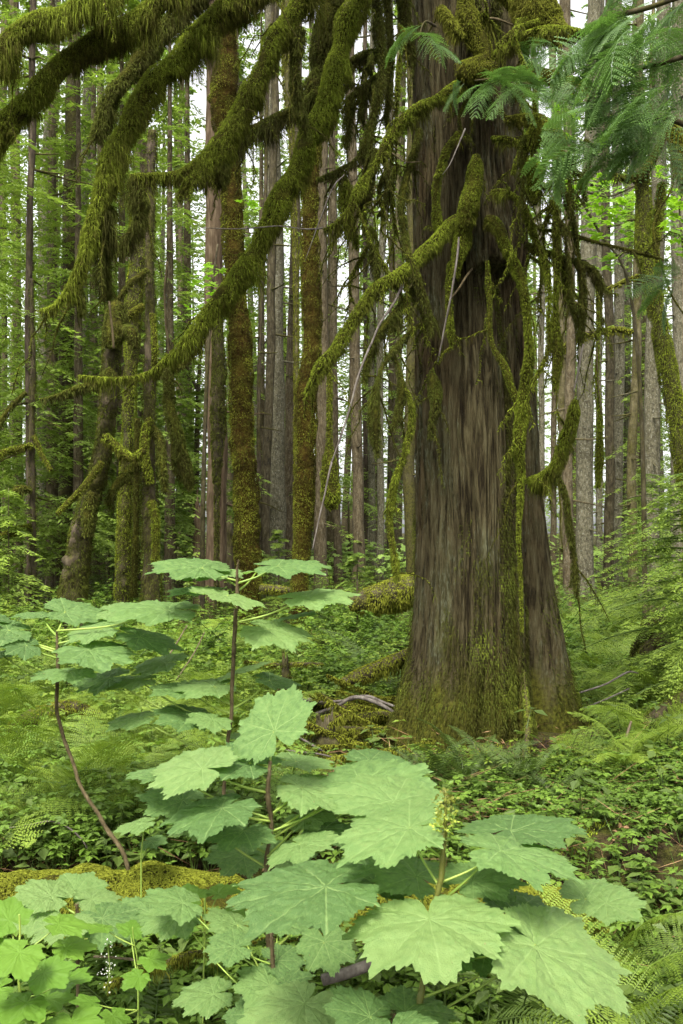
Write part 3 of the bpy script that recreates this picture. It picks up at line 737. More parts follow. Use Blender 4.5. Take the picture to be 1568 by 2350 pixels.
# ------------------------------------------------------------------ trees: crowns
def crown_arrays(h0, h1, rmax, nb, seed, droop=.35, tw=.16, twl=.30, Yl=1.0, shape=.75, center=(0, 0, 0)):
    """A conifer crown of whorled drooping boughs carrying flat twigs."""
    r = rngf(seed); C = []; D = []; S = []; L = []; Wd = []; Tn = []; st = []
    for b in range(nb):
        f = (b + r.random()) / nb
        z = h0 + (h1 - h0) * f; az = r.random() * 2 * np.pi
        l = rmax * max(.12, (1 - f)) ** shape * (.55 + .6 * r.random())
        o = np.array([math.cos(az), math.sin(az), 0]); sd = np.array([-o[1], o[0], 0])
        n = max(5, int(l / (tw * Yl)))
        s = np.linspace(.12, 1, n)
        pth = o * (l * s)[:, None] + np.array([0, 0, 1.0]) * (z + .12 * l * s - droop * l * s ** 2)[:, None]
        st.append((np.vstack([[0, 0, z], pth[::2], pth[-1:]]), np.linspace(.03 * l / 2 + .006, .004, len(pth[::2]) + 2)))
        tn = .25 + .3 * r.random()
        for i in range(n):
            for sg in (-1, 1):
                tl = twl * l ** .5 * (1.05 - .75 * s[i]) * (.6 + .6 * r.random())
                d = nrm(o * .65 + sd * sg * .9 + [0, 0, -.28 + r.normal(0, .14)])
                m = max(3, int(tl / (.055 * Yl)))
                for q in range(m):
                    g = (q + .3) / m
                    p = pth[i] + d * tl * g + [0, 0, -.25 * tl * g * g]
                    for s2 in (-1, 1):
                        dd = nrm(d + s2 * .8 * nrm(np.cross(d, [0, 0, 1])) + [0, 0, r.normal(-.15, .15)])
                        C.append(p); D.append(dd); S.append(nrm(np.cross(dd, [0, 0, 1]) + [0, 0, r.normal(0, .25)]))
                        L.append(.10 * Yl * (1.1 - .4 * g) * (.7 + .6 * r.random())); Wd.append(.034 * Yl); Tn.append(tn + .25 * s[i] + r.normal(0, .12))
    C = np.array(C) + np.asarray(center)
    return rhombs(C, np.array(D), np.array(S), np.array(L), np.array(Wd), .1, np.clip(Tn, 0, 1)), st

CROWN = {}
def crown_mesh(key, mat, *a, **k):
    if key not in CROWN:
        (V, F, t), st = crown_arrays(*a, **k)
        mb = MB().add(V, F, tint=t)
        CROWN[key] = mb.data('crown', mat, smooth=False)
    return CROWN[key]

def pine_trunk(label, xt, xb, Y, w, kind, moss=.3, group=None, top=None, stubs=8, name='conifer_tree', cat='tree', crown=None, seed=0, bend=0.0):
    """A tall straight trunk: xt/xb photo x at the top edge and at the ground."""
    r = rngf(seed)
    Xb = (xb - CXP) / FP * Y; Xt = (xt - CXP) / FP * Y
    zb = gz(Xb, Y) - .15; zt = CAMZ + (HZ + 150) / FP * Y if top is None else top
    root = thing(name, label, cat, (Xb, Y, zb + .15), group)
    n = 46; s = np.linspace(0, 1, n)
    zz = zb + (zt - zb) * s
    R0 = w / FP * Y / 2
    rad_l = r.normal(0, .012) * (zt - zb)
    path = np.stack([Xb + (Xt - Xb) * s + rad_l * s ** 2 + .06 * vn(np.stack([zz * .35, zz * 0 + seed * 1.7, zz * 0], -1), 5) + bend * np.sin(s * np.pi) + .02 * vn(np.stack([zz, zz * 0 + seed, zz * 0], -1), 1), Y + .1 * np.sin(s * 3 + seed) * .2, zz], -1)
    rad = R0 * (1.0 - .22 * s) * (1 + .45 * np.exp(-(zz - zb - .1) / .35))
    mb = MB(); V, F, F3 = tube(path, rad, 20, .10, 4, seed)
    tt = np.clip(moss + .3 * np.exp(-(V[:, 2] - zb) / .8), 0, 1)
    mb.add(V, F, F3, tint=tt)
    for q in range(stubs):
        f = .12 + .85 * r.random(); i = int(f * (n - 1)); az = r.random() * 6.28
        l = (.25 + .7 * r.random()) * (.5 + f)
        o = np.array([math.cos(az), math.sin(az), 0]); ss = np.linspace(0, 1, 5)
        pp = path[i] + o * (R0 * .7 + l * ss)[:, None] + np.array([0, 0, 1]) * (-.18 * l * ss + r.normal(0, .1) * l * ss ** 2)[:, None]
        pp[:, :2] += r.normal(0, .03 * l, (5, 2)) * ss[:, None]
        mb.add(*tube(pp, np.linspace(.012 + .012 * Y / 20, .008, 5), 5, .3, 15, q), tint=min(1, moss + .6))
    mb.build('trunk', BARK[kind], root)
    if crown is not None:
        inst(crown, 'crown', root, Matrix.Translation(Vector((Xb + (Xt - Xb) * .5, Y, zb))) @ Matrix.Rotation(r.random() * 6.28, 4, 'Z'))
    return root

TREES = [  # label, x top, x base, distance, width, bark, moss, stubs
 ('slim near-black trunk standing before pale bark on the shaded edge of the grove', 68, 75, 15, 17, 'dark', .2, 6),
 ('pale lichen-speckled conifer just behind the slim near-black trunk', 92, 95, 22, 27, 'gray', .2, 3),
 ('rough mossy conifer between the speckled trunk and the gnarled leaning cedar', 150, 145, 18, 37, 'mossy', .5, 10),
 ('slim plain trunk between the gnarled leaning cedar and the mossy twin trunk', 236, 231, 26, 17, 'brown', .2, 3),
 ('rough gray trunk half hidden behind the gnarled leaning cedar', 192, 186, 24, 26, 'gray', .3, 3),
 ('reddish-brown trunk beside the broken stump with a dark moss sleeve', 505, 490, 16, 48, 'red', .1, 4),
 ('thick pale gray speckled conifer just right of the rust-mossed maple', 612, 636, 22, 42, 'gray', .2, 5),
 ('mossier gray trunk pressed against the thick pale speckled conifer', 622, 614, 21, 22, 'mossy', .15, 4),
 ('tilting plain brown trunk between the speckled conifer and the mossy pole tree', 692, 659, 23, 26, 'brown', .2, 4),
 ('brown speckled trunk just right of the mossy pole tree', 752, 736, 22, 30, 'brown', .2, 5),
 ('slim brown trunk behind the leaning pale dead stick', 768, 775, 25, 19, 'brown', .2, 5),
 ('grey-brown conifer with clean bark midway between mossy pole and big cedar', 812, 820, 23, 27, 'brown', .1, 4),
 ('very thin dark trunk tight against the clean grey-brown conifer', 842, 839, 30, 12, 'dark', .2, 5),
 ('thin speckled trunk third from the big cedar on its shaded side', 852, 853, 28, 16, 'gray', .15, 5),
 ('straight thin grey trunk second from the big cedar on its shaded side', 874, 870, 25, 17, 'gray', .2, 5),
 ('pale sunlit trunk seen through hanging moss beside the big cedar', 912, 915, 34, 18, 'yellow', .2, 6),
 ('shaggy moss-covered trunk closest to the big cedar flank', 940, 944, 19, 30, 'mossy', .7, 8),
 ('slim grey trunk peeking past the right flank of the big cedar', 1240, 1248, 26, 15, 'gray', .2, 6),
 ('thin speckled trunk behind the hanging moss sleeves', 1270, 1271, 28, 14, 'brown', .2, 8),
 ('pale yellow-mossed trunk behind the hooked mossy bough', 1288, 1290, 24, 20, 'yellow', .5, 12),
 ('crooked grey-brown trunk with its foot by the yellow ferns', 1308, 1312, 17, 24, 'brown', .2, 6),
 ('broad smooth grey conifer trunk behind the hanging moss tassel', 1352, 1341, 20, 40, 'gray', .1, 5),
 ('narrow grey trunk overlapping the broad smooth grey conifer', 1378, 1374, 26, 16, 'gray', .2, 6),
 ('brown moss-tinted trunk right of the hanging moss tassel', 1396, 1396, 22, 23, 'mossy', .2, 6),
 ('dark grey trunk with sky gaps on both sides', 1424, 1415, 23, 25, 'gray', .1, 5),
 ('thin pale trunk between the dark grey and golden-mossed trunks', 1440, 1437, 30, 15, 'gray', .2, 8),
 ('golden-mossed slim trunk with a curled yellow mossy branch', 1458, 1453, 19, 22, 'yellow', .6, 12),
 ('pencil-thin trunk just right of the golden-mossed one', 1470, 1473, 30, 10, 'brown', .2, 8),
 ('thick white-flecked gray conifer behind the curved mossy maple stem', 1515, 1492, 18, 38, 'gray', .3, 4),
 ('dark grey conifer cut by the frame beyond the curved mossy maple', 1556, 1562, 17, 44, 'gray', .1, 4),
 ('pale trunk at the far edge behind the shaded feathery hemlocks', 12, 8, 24, 14, 'brown', .3, 5),
 ('mossy pale pole between the frame edge and the slim near-black trunk', 36, 34, 26, 18, 'yellow', .4, 8),
 ('dim trunk between the pale speckled conifer and the rough mossy conifer', 118, 120, 32, 15, 'brown', .3, 5),
 ('grey trunk seen through the gap between mossy twin and dark cedar', 322, 318, 32, 16, 'gray', .3, 5),
 ('distant trunk framed between the dark cedar and the broken stump', 412, 408, 36, 13, 'brown', .3, 5),
 ('dark slim pole right against the rust-mossed maple', 590, 588, 20, 10, 'dark', .4, 5),
 ('thin far trunk filling the gap behind the tilting brown trunk', 706, 712, 34, 14, 'gray', .2, 5),
 ('thin far trunk in the bright gap beside the shaggy mossy trunk', 962, 930, 36, 11, 'gray', .2, 6),
]
for k, (lb, xt, xb, Y, w, kd, ms, sb) in enumerate(TREES):
    cr_ = None
    pine_trunk(lb, xt, xb, Y, w, kd, ms, stubs=int(sb * 2.4), crown=cr_, seed=200 + k, group='straight conifer trunks of the grove')

# far grove behind: same few shapes, too alike to tell apart
def far_grove():
    r = rngf(77)
    ft = []
    for k in range(4):
        h = 24 + 3 * k
        n = 30; s = np.linspace(0, 1, n); path = np.stack([.15 * np.sin(s * 3 + k), .1 * np.cos(s * 4), -.4 + h * s], -1)
        V, F, F3 = tube(path, .26 * (1 - .7 * s) + .12 * np.exp(-s * 30), 10, .12, 3, k)
        ft.append((MB().add(V, F, F3, tint=.3).data('trunk', BARK[('gray', 'brown', 'mossy', 'yellow')[k]]),
                   [crown_mesh(('far', k, j), FARG if j else CONF, (3, 1.5, 6, 2)[k], h, (2.4, 3.2, 2.6, 3.2)[k], 64, 300 + k + 9 * j, .45, .26, .34, 2.6) for j in range(2)]))
    i = 0
    while i < 104:
        Y = 34 + 62 * r.random() ** .8; x = -80 + 1730 * r.random()
        X = (x - CXP) / FP * Y
        k = int(r.integers(4)); j = int(r.random() < .75)
        o = thing('conifer_tree', 'distant conifer with hazy green boughs seen in the gaps between nearer trunks', 'tree', (X, Y, gz(X, Y)), 'distant conifers behind the grove')
        wf = .6 + .9 * r.random() ** 2
        o.rotation_euler = (r.normal(0, .025), r.normal(0, .025), r.random() * 6.28); o.scale = (wf, wf, .85 + .4 * r.random())
        for me in (ft[k][0], ft[k][1][j]):
            p = bpy.data.objects.new(me.name.split('.')[0], me); COL.objects.link(p); p.parent = o
        i += 1
far_grove()

# leafy hemlocks of the middle distance (dense on the shaded side)
HM = [crown_mesh(('hem', k), CONF if k < 2 else CONFL, .9 + .4 * k, 15, 2.7, 100, 500 + k, .42, .15, .36, 1.35) for k in range(3)]
HT = MB().add(*tube(np.stack([np.zeros(20), np.zeros(20), np.linspace(-.3, 15, 20)], -1), np.linspace(.14, .02, 20), 10, .1, 3, 3), tint=.4).data('trunk', BARK['brown'])
for k, (x, Y, m, sc, lb) in enumerate((
    (-30, 15, 0, 1.0, 'dense dark hemlock at the frame edge behind the slim near-black trunk'), (120, 19, 1, 1.1, 'tall dark hemlock rising behind the rough mossy conifer'),
    (40, 23, 2, 1.1, 'paler hemlock with sunlit tips behind the frame-edge hemlock'), (215, 23, 1, 1.15, 'drooping dark hemlock behind the gnarled leaning cedar'), (330, 20, 0, 1.1, 'dark hemlock behind the mossy twin trunk and the dark cedar'),
    (430, 25, 1, 1.2, 'hemlock with hanging boughs above the broken stump'), (545, 29, 1, 1.2, 'hemlock spreading behind the rust-mossed maple'), (680, 31, 2, 1.2, 'light hemlock behind the tilting brown trunk'),
    (860, 36, 2, 1.1, 'light hemlock behind the thin trunks beside the big cedar'), (1300, 33, 2, 1.1, 'light hemlock behind the crooked grey-brown trunk'), (1500, 27, 1, 1.1, 'dark hemlock behind the thick white-flecked conifer'), (1590, 21, 0, .9, 'dark hemlock cut by the frame beyond the dark grey conifer'), (130, 28, 2, 1.0, 'far sunlit hemlock between the dark ones'), (70, 17.5, 2, .8, 'hemlock with low sunlit boughs behind the slim near-black trunk'), (180, 16.5, 1, .8, 'drooping hemlock between the rough mossy conifer and the gnarled cedar'),
    (-10, 19, 2, .9, 'light hemlock filling the frame edge behind the dense dark one'), (280, 17.5, 2, .85, 'sunlit hemlock right behind the mossy twin trunk'), (390, 17, 1, .8, 'dark hemlock boughs hanging between dark cedar and reddish-brown trunk'), (250, 27, 2, 1.2, 'tall light hemlock high between gnarled and twin cedars'),
    (760, 27, 1, 1.25, 'thin-crowned hemlock high behind the leaning pale stick'), (900, 30, 2, 1.25, 'light hemlock beside the pale sunlit trunk'), (600, 24, 2, 1.0, 'light hemlock boughs between rust-mossed maple and speckled conifer'), (1420, 30, 2, 1.25, 'light hemlock behind the dark grey conifer'))):
    X = (x - CXP) / FP * Y
    o = thing('hemlock_tree', lb, 'tree', (X, Y, gz(X, Y)), 'leafy hemlocks in the middle distance')
    o.rotation_euler = (0, 0, k * 1.3); o.scale = (sc, sc, sc)
    for me in (HT, HM[m]):
        p = bpy.data.objects.new(me.name.split('.')[0], me); COL.objects.link(p); p.parent = o

# ------------------------------------------------------------------ mossy maples and gnarled cedars
def mossy_stem(name, label, cat, pts, moss, bark, lump=.25, sl=.05, hang=.6, den=.8, branches=(), seed=0, group=None, base_w=1.0):
    pts = list(pts)
    x, y, Y, r0 = pts[-1]
    X = (x - CXP) / FP * Y
    zb = gz(X, Y)
    root = thing(name, label, cat, (X, Y, zb), group)
    pts.append((x, HZ - (zb - .2 - CAMZ) / Y * FP, Y, r0 * 1.1))
    path, rad = px_path(pts, len(pts) * 14)
    V, F, F3 = tube(path, rad * .84, 40, lump * 1.25, 8, seed)
    t = MB().add(V, F, F3, tint=.45 + .35 * vn(V * 3, seed)).build('trunk', RUSTB if moss is MOSSR else bark, root)
    if den:
        ms = MB(); ap = area_px(path, rad)
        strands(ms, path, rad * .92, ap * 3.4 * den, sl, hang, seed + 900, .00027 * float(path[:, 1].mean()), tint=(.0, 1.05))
        ms.build('moss', moss, t)
    for b, (bp, bm, bl, bh, bd) in enumerate(branches):
        path, rad = px_path(bp, max(10, len(bp) * 7))
        V, F, F3 = tube(path, rad * .85, 10, .4, 8, seed + b)
        bo = MB().add(V, F, F3, tint=.4 + .3 * vn(V * 5, b)).build('bough', MOSSB if bd else bark, root)
        if bd:
            ms = MB(); strands(ms, path, rad * .93, max(160, area_px(path, rad) * 1.8 * bd), bl * .8, bh, seed + 40 + b, .00040 * float(path[:, 1].mean()))
            if ms.n: ms.build('moss', bm, bo)
    return root

mossy_stem('maple_tree', 'thick maple stem sleeved in rust-orange and yellow moss with swollen bands', 'tree',
  [(520,-80,14,20),(522,60,14,22),(523,140,14,24),(518,200,14,34),(512,240,14,32),(520,320,14,24),(530,420,14,25),(535,500,14,26),(537,600,14,25),(541,680,14,25),(550,740,14,26),(553,800,14,28),(554,900,14,28),(556,1000,14,29),(559,1040,14,30),(564,1100,14,28),(566,1180,14,30),(567,1270,14,31),(572,1340,14,28)],
  MOSSR, BARK['mossy'], .16, .06, .5, 1.1, [([(505,235,14,14),(488,228,14,12),(478,222,14,8)], MOSSY, .06, .5, 1.0)], 1)
mossy_stem('maple_tree', 'slender moss-sleeved pole of a maple just right of the tilting brown trunk', 'tree',
  [(722,280,13,18),(718,380,13,19),(712,440,13,20),(711,520,13,21),(713,600,13,24),(716,700,13,24),(718,760,13,22),(712,840,13,24),(705,900,13,27),(703,980,13,26),(701,1060,13,25),(699,1120,13,26),(697,1200,13,23),(692,1260,13,20),(688,1330,13,20)],
  MOSSR, BARK['mossy'], .18, .05, .5, 1.0, [([(757,840,13,5),(756,1000,13,6),(757,1050,13,14),(759,1110,13,22),(762,1150,13,20),(766,1170,13,8)], MOSS, .07, .9, 1.1)], 2)
mossy_stem('maple_tree', 'curved yellow-green mossy maple stem bowing out toward the frame edge', 'tree',
  [(1473,400,8.5,15),(1478,480,8.5,16),(1476,560,8.5,17),(1490,630,8.5,18),(1506,700,8.5,19),(1518,770,8.5,21),(1532,840,8.5,22),(1545,910,8.5,23),(1558,990,8.5,23),(1572,1080,8.5,22),(1590,1220,8.5,22)],
  MOSS, BARK['mossy'], .2, .045, .6, 1.1, [
   ([(1520,290,8.4,7),(1514,330,8.4,7),(1490,375,8.4,8),(1468,402,8.4,9),(1432,410,8.4,8),(1400,395,8.4,4)], MOSSD, .06, .9, 1.0),
   ([(1535,270,8.5,12),(1553,320,8.5,14),(1560,380,8.5,12),(1580,440,8.5,10)], MOSSY, .07, .9, 1.0),
   ([(1520,420,8.6,9),(1512,480,8.6,10),(1504,560,8.6,12),(1500,640,8.55,12)], MOSS, .05, .8, 1.0),
   ([(1530,300,8.3,3),(1545,420,8.3,2.5),(1500,520,8.3,2.5),(1535,660,8.3,2.5),(1568,720,8.3,2)], MOSSD, .02, .5, .3)], 3)
mossy_stem('vine_maple', 'thin dim mossy trunk hanging between the rust-mossed maple and the boughs', 'tree',
  [(660,-60,15,15),(662,60,15,14),(660,130,15,12),(662,210,15,11),(668,300,15,6),(672,420,15,5),(680,700,15,5)], MOSSY, BARK['yellow'], .3, .07, .8, .9, [], 4)
gx = [([(262,930,11.5,8),(300,880,11.5,7),(330,860,11.5,7)], MOSSD, .09, 1.2, 1.0)]
mossy_stem('old_cedar', 'gnarled leaning cedar with a shaggy rotten root mass', 'tree',
  [(262,720,12,19),(258,800,12,20),(252,880,12,21),(245,960,12,20),(235,1040,12,20),(215,1120,12,22),(192,1200,12,25),(178,1280,12,28),(168,1350,12,33)], MOSSD, BARK['dark'], .5, .07, .9, .9,
  [([(258,850,11.7,12),(220,880,11.6,10),(180,890,11.5,8),(140,905,11.5,5),(92,918,11.5,3)], MOSSD, .12, 1.3, 1.0), ([(240,1000,11.7,10),(300,1050,11.6,11),(330,1035,11.5,9)], MOSS, .08, 1.0, 1.0),
   ([(235,1060,11.8,9),(190,1120,11.7,8),(150,1160,11.6,7),(130,1180,11.5,4)], MOSS, .05, .8, 1.0), ([(268,700,12,20),(262,760,11.8,24),(258,800,11.8,20)], MOSSD, .10, 1.0, 1.0),
   ([(215,1130,11.6,12),(205,1170,11.6,16),(200,1230,11.6,12)], MOSSD, .09, 1.0, 1.0), ([(262,760,12,14),(300,760,11.6,14),(310,800,11.6,12)], MOSSD, .10, 1.2, 1.0)], 5)
mossy_stem('old_cedar', 'mossy twin trunk with ropes of moss just left of the dark cedar', 'tree',
  [(318,420,13,20),(322,520,13,24),(318,600,13,22),(308,680,13,20),(306,740,13,20),(300,850,13,15),(296,960,13,15),(292,1060,13,16),(288,1160,13,17),(284,1260,13,18),(282,1350,13,20)], MOSS, BARK['mossy'], .35, .06, .8, .9,
  [([(316,960,12.9,8),(314,1100,12.9,8),(312,1250,12.9,9),(306,1370,12.9,10)], MOSSD, .05, .8, 1.0), ([(330,700,12.8,7),(300,720,12.7,7),(285,740,12.7,4)], MOSSY, .06, .9, 1.0)], 6)
mossy_stem('old_cedar', 'dark cedar trunk hung with shaggy moss sleeves left of the broken stump', 'tree',
  [(350,300,12.5,11),(345,420,12.5,13),(343,600,12.5,12),(345,740,12.5,13),(343,900,12.5,15),(342,1020,12.5,17),(343,1140,12.5,19),(346,1260,12.5,21),(348,1350,12.5,24)], MOSSD, BARK['dark'], .3, .06, .8, .45,
  [([(345,960,12.3,8),(335,985,12.2,9),(332,1040,12.1,10),(345,1110,12.1,8)], MOSS, .07, 1.0, 1.1), ([(335,1060,12.3,8),(295,1080,12.2,9),(262,1120,12.1,8),(245,1160,12.1,5)], MOSSD, .09, 1.1, 1.1),
   ([(352,980,12.3,7),(368,1010,12.2,9),(374,1070,12.1,9),(380,1130,12.1,5)], MOSSD, .09, 1.1, 1.1), ([(350,720,12.3,6),(356,800,12.2,7),(353,850,12.2,5)], MOSS, .06, 1, 1),
   ([(350,860,12.3,10),(390,850,12.2,9),(430,830,12.1,6),(470,780,12,4)], MOSSD, .07, 1, .9), ([(340,620,12.3,8),(300,650,12.2,7),(270,690,12.2,5)], MOSSD, .07, 1, .9), ([(348,1150,12.2,9),(358,1200,12.1,9),(356,1290,12.1,8)], MOSS, .07, 1, 1)], 7)
mossy_stem('dead_trunk', 'dark mossy snag hanging before the reddish-brown trunk', 'snag',
  [(500,730,15,10),(502,840,15,16),(502,930,15,18),(500,1020,15,14),(498,1110,15,8),(498,1180,15,5)], MOSSD, BARK['dark'], .3, .07, .8, 1.0, [], 8)
mossy_stem('dead_trunk', 'slim dark snag with shaggy elbows between near-black trunk and speckled conifer', 'snag',
  [(72,640,14.5,5),(74,760,14.5,6),(76,860,14.5,8),(73,1000,14.5,8),(75,1120,14.5,9),(76,1290,14.5,9)], MOSSD, BARK['dark'], .3, .05, .8, .3,
  [([(75,1020,14.4,6),(40,1030,14.3,8),(0,1040,14.2,9),(-40,1060,14,8)], MOSS, .08, 1, 1), ([(72,1205,14.4,6),(40,1215,14.3,8),(0,1235,14.2,10),(-40,1260,14,8)], MOSS, .08, 1, 1),
   ([(74,1125,14.4,6),(45,1120,14.3,9),(28,1130,14.2,5)], MOSSD, .08, 1, 1), ([(78,1000,14.4,5),(95,1040,14.3,6),(118,1080,14.2,4)], MOSS, .06, 1, 1), ([(60,900,14.4,5),(20,940,14.3,6),(-20,1000,14.2,5)], MOSSD, .07, 1, 1)], 9)
# curled yellow mossy branches of two far trunks
def yellow_branch(owner, pts, k):
    path, rad = px_path(pts, 22)
    V, F, F3 = tube(path, rad * .85, 8, .4, 5, k)
    b = MB().add(V, F, F3, tint=.7).build('bough', MOSSB, owner)
    ms = MB(); strands(ms, path, rad, area_px(path, rad) * 1.2, .09, .7, k, .009, tint=(.4, 1))
    ms.build('moss', MOSSY, b)
gold = [o for o in COL.objects if o.get('label', '').startswith('golden-mossed')][0]
yellow_branch(gold, [(1293,812,18.6,4),(1300,795,18.6,6),(1318,781,18.7,7),(1360,766,18.8,8),(1395,758,18.8,7),(1425,758,18.9,8),(1452,762,19,5)], 11)
yellow_branch(gold, [(1394,664,18.7,4),(1430,648,18.8,6),(1473,631,18.9,5)], 12)

# broken stump by the reddish trunk
def stump(name, label, pts, bark, moss=None, jag=.12, seed=0, den=.8, cat='stump'):
    r = rngf(seed)
    x, y, Y, r0 = pts[-1]; X = (x - CXP) / FP * Y; zb = gz(X, Y)
    root = thing(name, label, cat, (X, Y, zb))
    path, rad = px_path(list(pts) + [(x, HZ - (zb - .15 - CAMZ) / Y * FP, Y, r0 * 1.25)], 26)
    V, F, F3 = tube(path, rad, 30, .35, 6, seed)
    ring = np.arange(30)
    V[ring, 2] += jag * r.normal(0, 1, 30) + jag; V[30 + ring, 2] += .4 * jag * r.normal(0, 1, 30)
    t = MB().add(V, F, F3, tint=.5 + .4 * vn(V * 4, seed)).build('trunk', bark, root)
    if moss:
        ms = MB(); strands(ms, path, rad * .98, area_px(path, rad) * 1.1 * den, .05, .8, seed, .00052 * Y); ms.build('moss', moss, t)
    return root
stump('broken_stump', 'short broken reddish stump with a jagged pale top', [(457,1170,17,10),(457,1220,17,11),(457,1262,17,14)], BARK['red'], None, .10, 3)
stump('broken_stump', 'dark broken stump behind the reddish-brown trunk', [(520,1205,17.5,13),(520,1240,17.5,15),(520,1270,17.5,17)], BARK['dark'], None, .08, 4)
stump('mossy_stump', 'tall mossy post-like stump behind the upright broad leaf', [(655,1520,7.2,7),(655,1570,7.2,14),(650,1620,7.2,22),(652,1690,7.2,26),(655,1750,7.2,30)], BARK['mossy'], MOSSD, .04, 5)
stump('mossy_stump', 'squat mossy root stump at the foot of the branch pile', [(745,1675,6.6,20),(752,1710,6.6,34),(757,1740,6.6,40),(757,1770,6.6,46)], BARK['mossy'], MOSSD, .05, 6)
stump('mossy_stump', 'dark mossy stump under the young hemlock near the frame edge', [(1500,1400,9,22),(1502,1430,9,27),(1505,1470,9,34)], BARK['mossy'], MOSSD, .04, 7)

# ------------------------------------------------------------------ logs and sticks
def log(name, label, pts, bark, moss=None, sl=.05, hang=.6, den=.9, lump=.25, seed=0, cat='log', group=None, ttint=(.3, 1.0)):
    path, rad = px_path(pts, max(12, len(pts) * 8))
    o0 = path[len(path) // 2] * 1.0; o0[2] -= rad.mean()
    V, F, F3 = tube(path, rad * .90, 16, lump * .6, 6, seed)
    root = thing(name, label, cat, o0, group)
    b = MB().add(V, F, F3, tint=.5 + .4 * vn(V * 4, seed)).build('trunk' if moss else 'wood', bark, root)
    if moss:
        ms = MB(); strands(ms, path, rad * .97, area_px(path, rad) * 1.6 * den, sl, hang, seed, .00052 * float(path[:, 1].mean()), tint=ttint)
        ms.build('moss', moss, b)
    return root
log('mossy_log', 'fat fallen log under a carpet of yellow moss behind the low leaves', [(-420,2130,4.3,130),(-100,2130,4.25,130),(150,2125,4.2,128),(330,2110,4.2,120),(480,2118,4.2,105),(680,2125,4.2,92),(880,2118,4.2,88),(1050,2112,4.2,90),(1200,2115,4.25,88),(1340,2130,4.4,80)], MOSSB, MOSSY, .04, .8, 1.9, .12, 21, ttint=(.05, 1.0))
log('mossy_log', 'leaning mossy log rising to the big cedar flank', [(965,1485,7.8,11),(925,1505,7.7,14),(880,1528,7.6,16),(830,1550,7.5,16),(780,1570,7.5,10)], BARK['brown'], MOSSY, .06, .9, 1.0, .2, 22)
log('mossy_log', 'round-ended mossy log beyond the cedar with its cut end in shade', [(1010,1335,11.5,34),(960,1348,11.5,36),(905,1362,11.5,38),(850,1375,11.5,30),(800,1390,11.5,14)], BARK['mossy'], MOSSY, .09, .9, 1.2, .2, 23)
log('mossy_log', 'short yellow-mossed log lying between the rust-mossed maple and the mossy pole', [(596,1350,12,9),(630,1352,12,10),(666,1356,12,9)], BARK['mossy'], MOSSY, .06, .6, 1.0, .2, 24)
log('mossy_log', 'half-buried mossy log on the fern slope behind the bare leaning stem', [(10,1690,6.6,12),(60,1655,6.6,22),(110,1635,6.6,20),(170,1622,6.6,14),(230,1640,6.6,6)], BARK['brown'], MOSSY, .05, .7, 1.0, .3, 25)
log('dark_log', 'dark rotting log end at the frame edge below the young hemlock', [(1480,1665,6.6,18),(1530,1640,6.6,30),(1600,1612,6.6,40),(1700,1590,6.6,42)], BARK['dark'], MOSSD, .04, .7, .5, .3, 26)
log('grey_log', 'grey bark log showing under the broad leaf near the bottom edge', [(740,2250,3.3,14),(800,2232,3.3,15),(870,2208,3.3,14),(940,2195,3.3,13),(1010,2190,3.3,10)], GREY, None, seed=27)
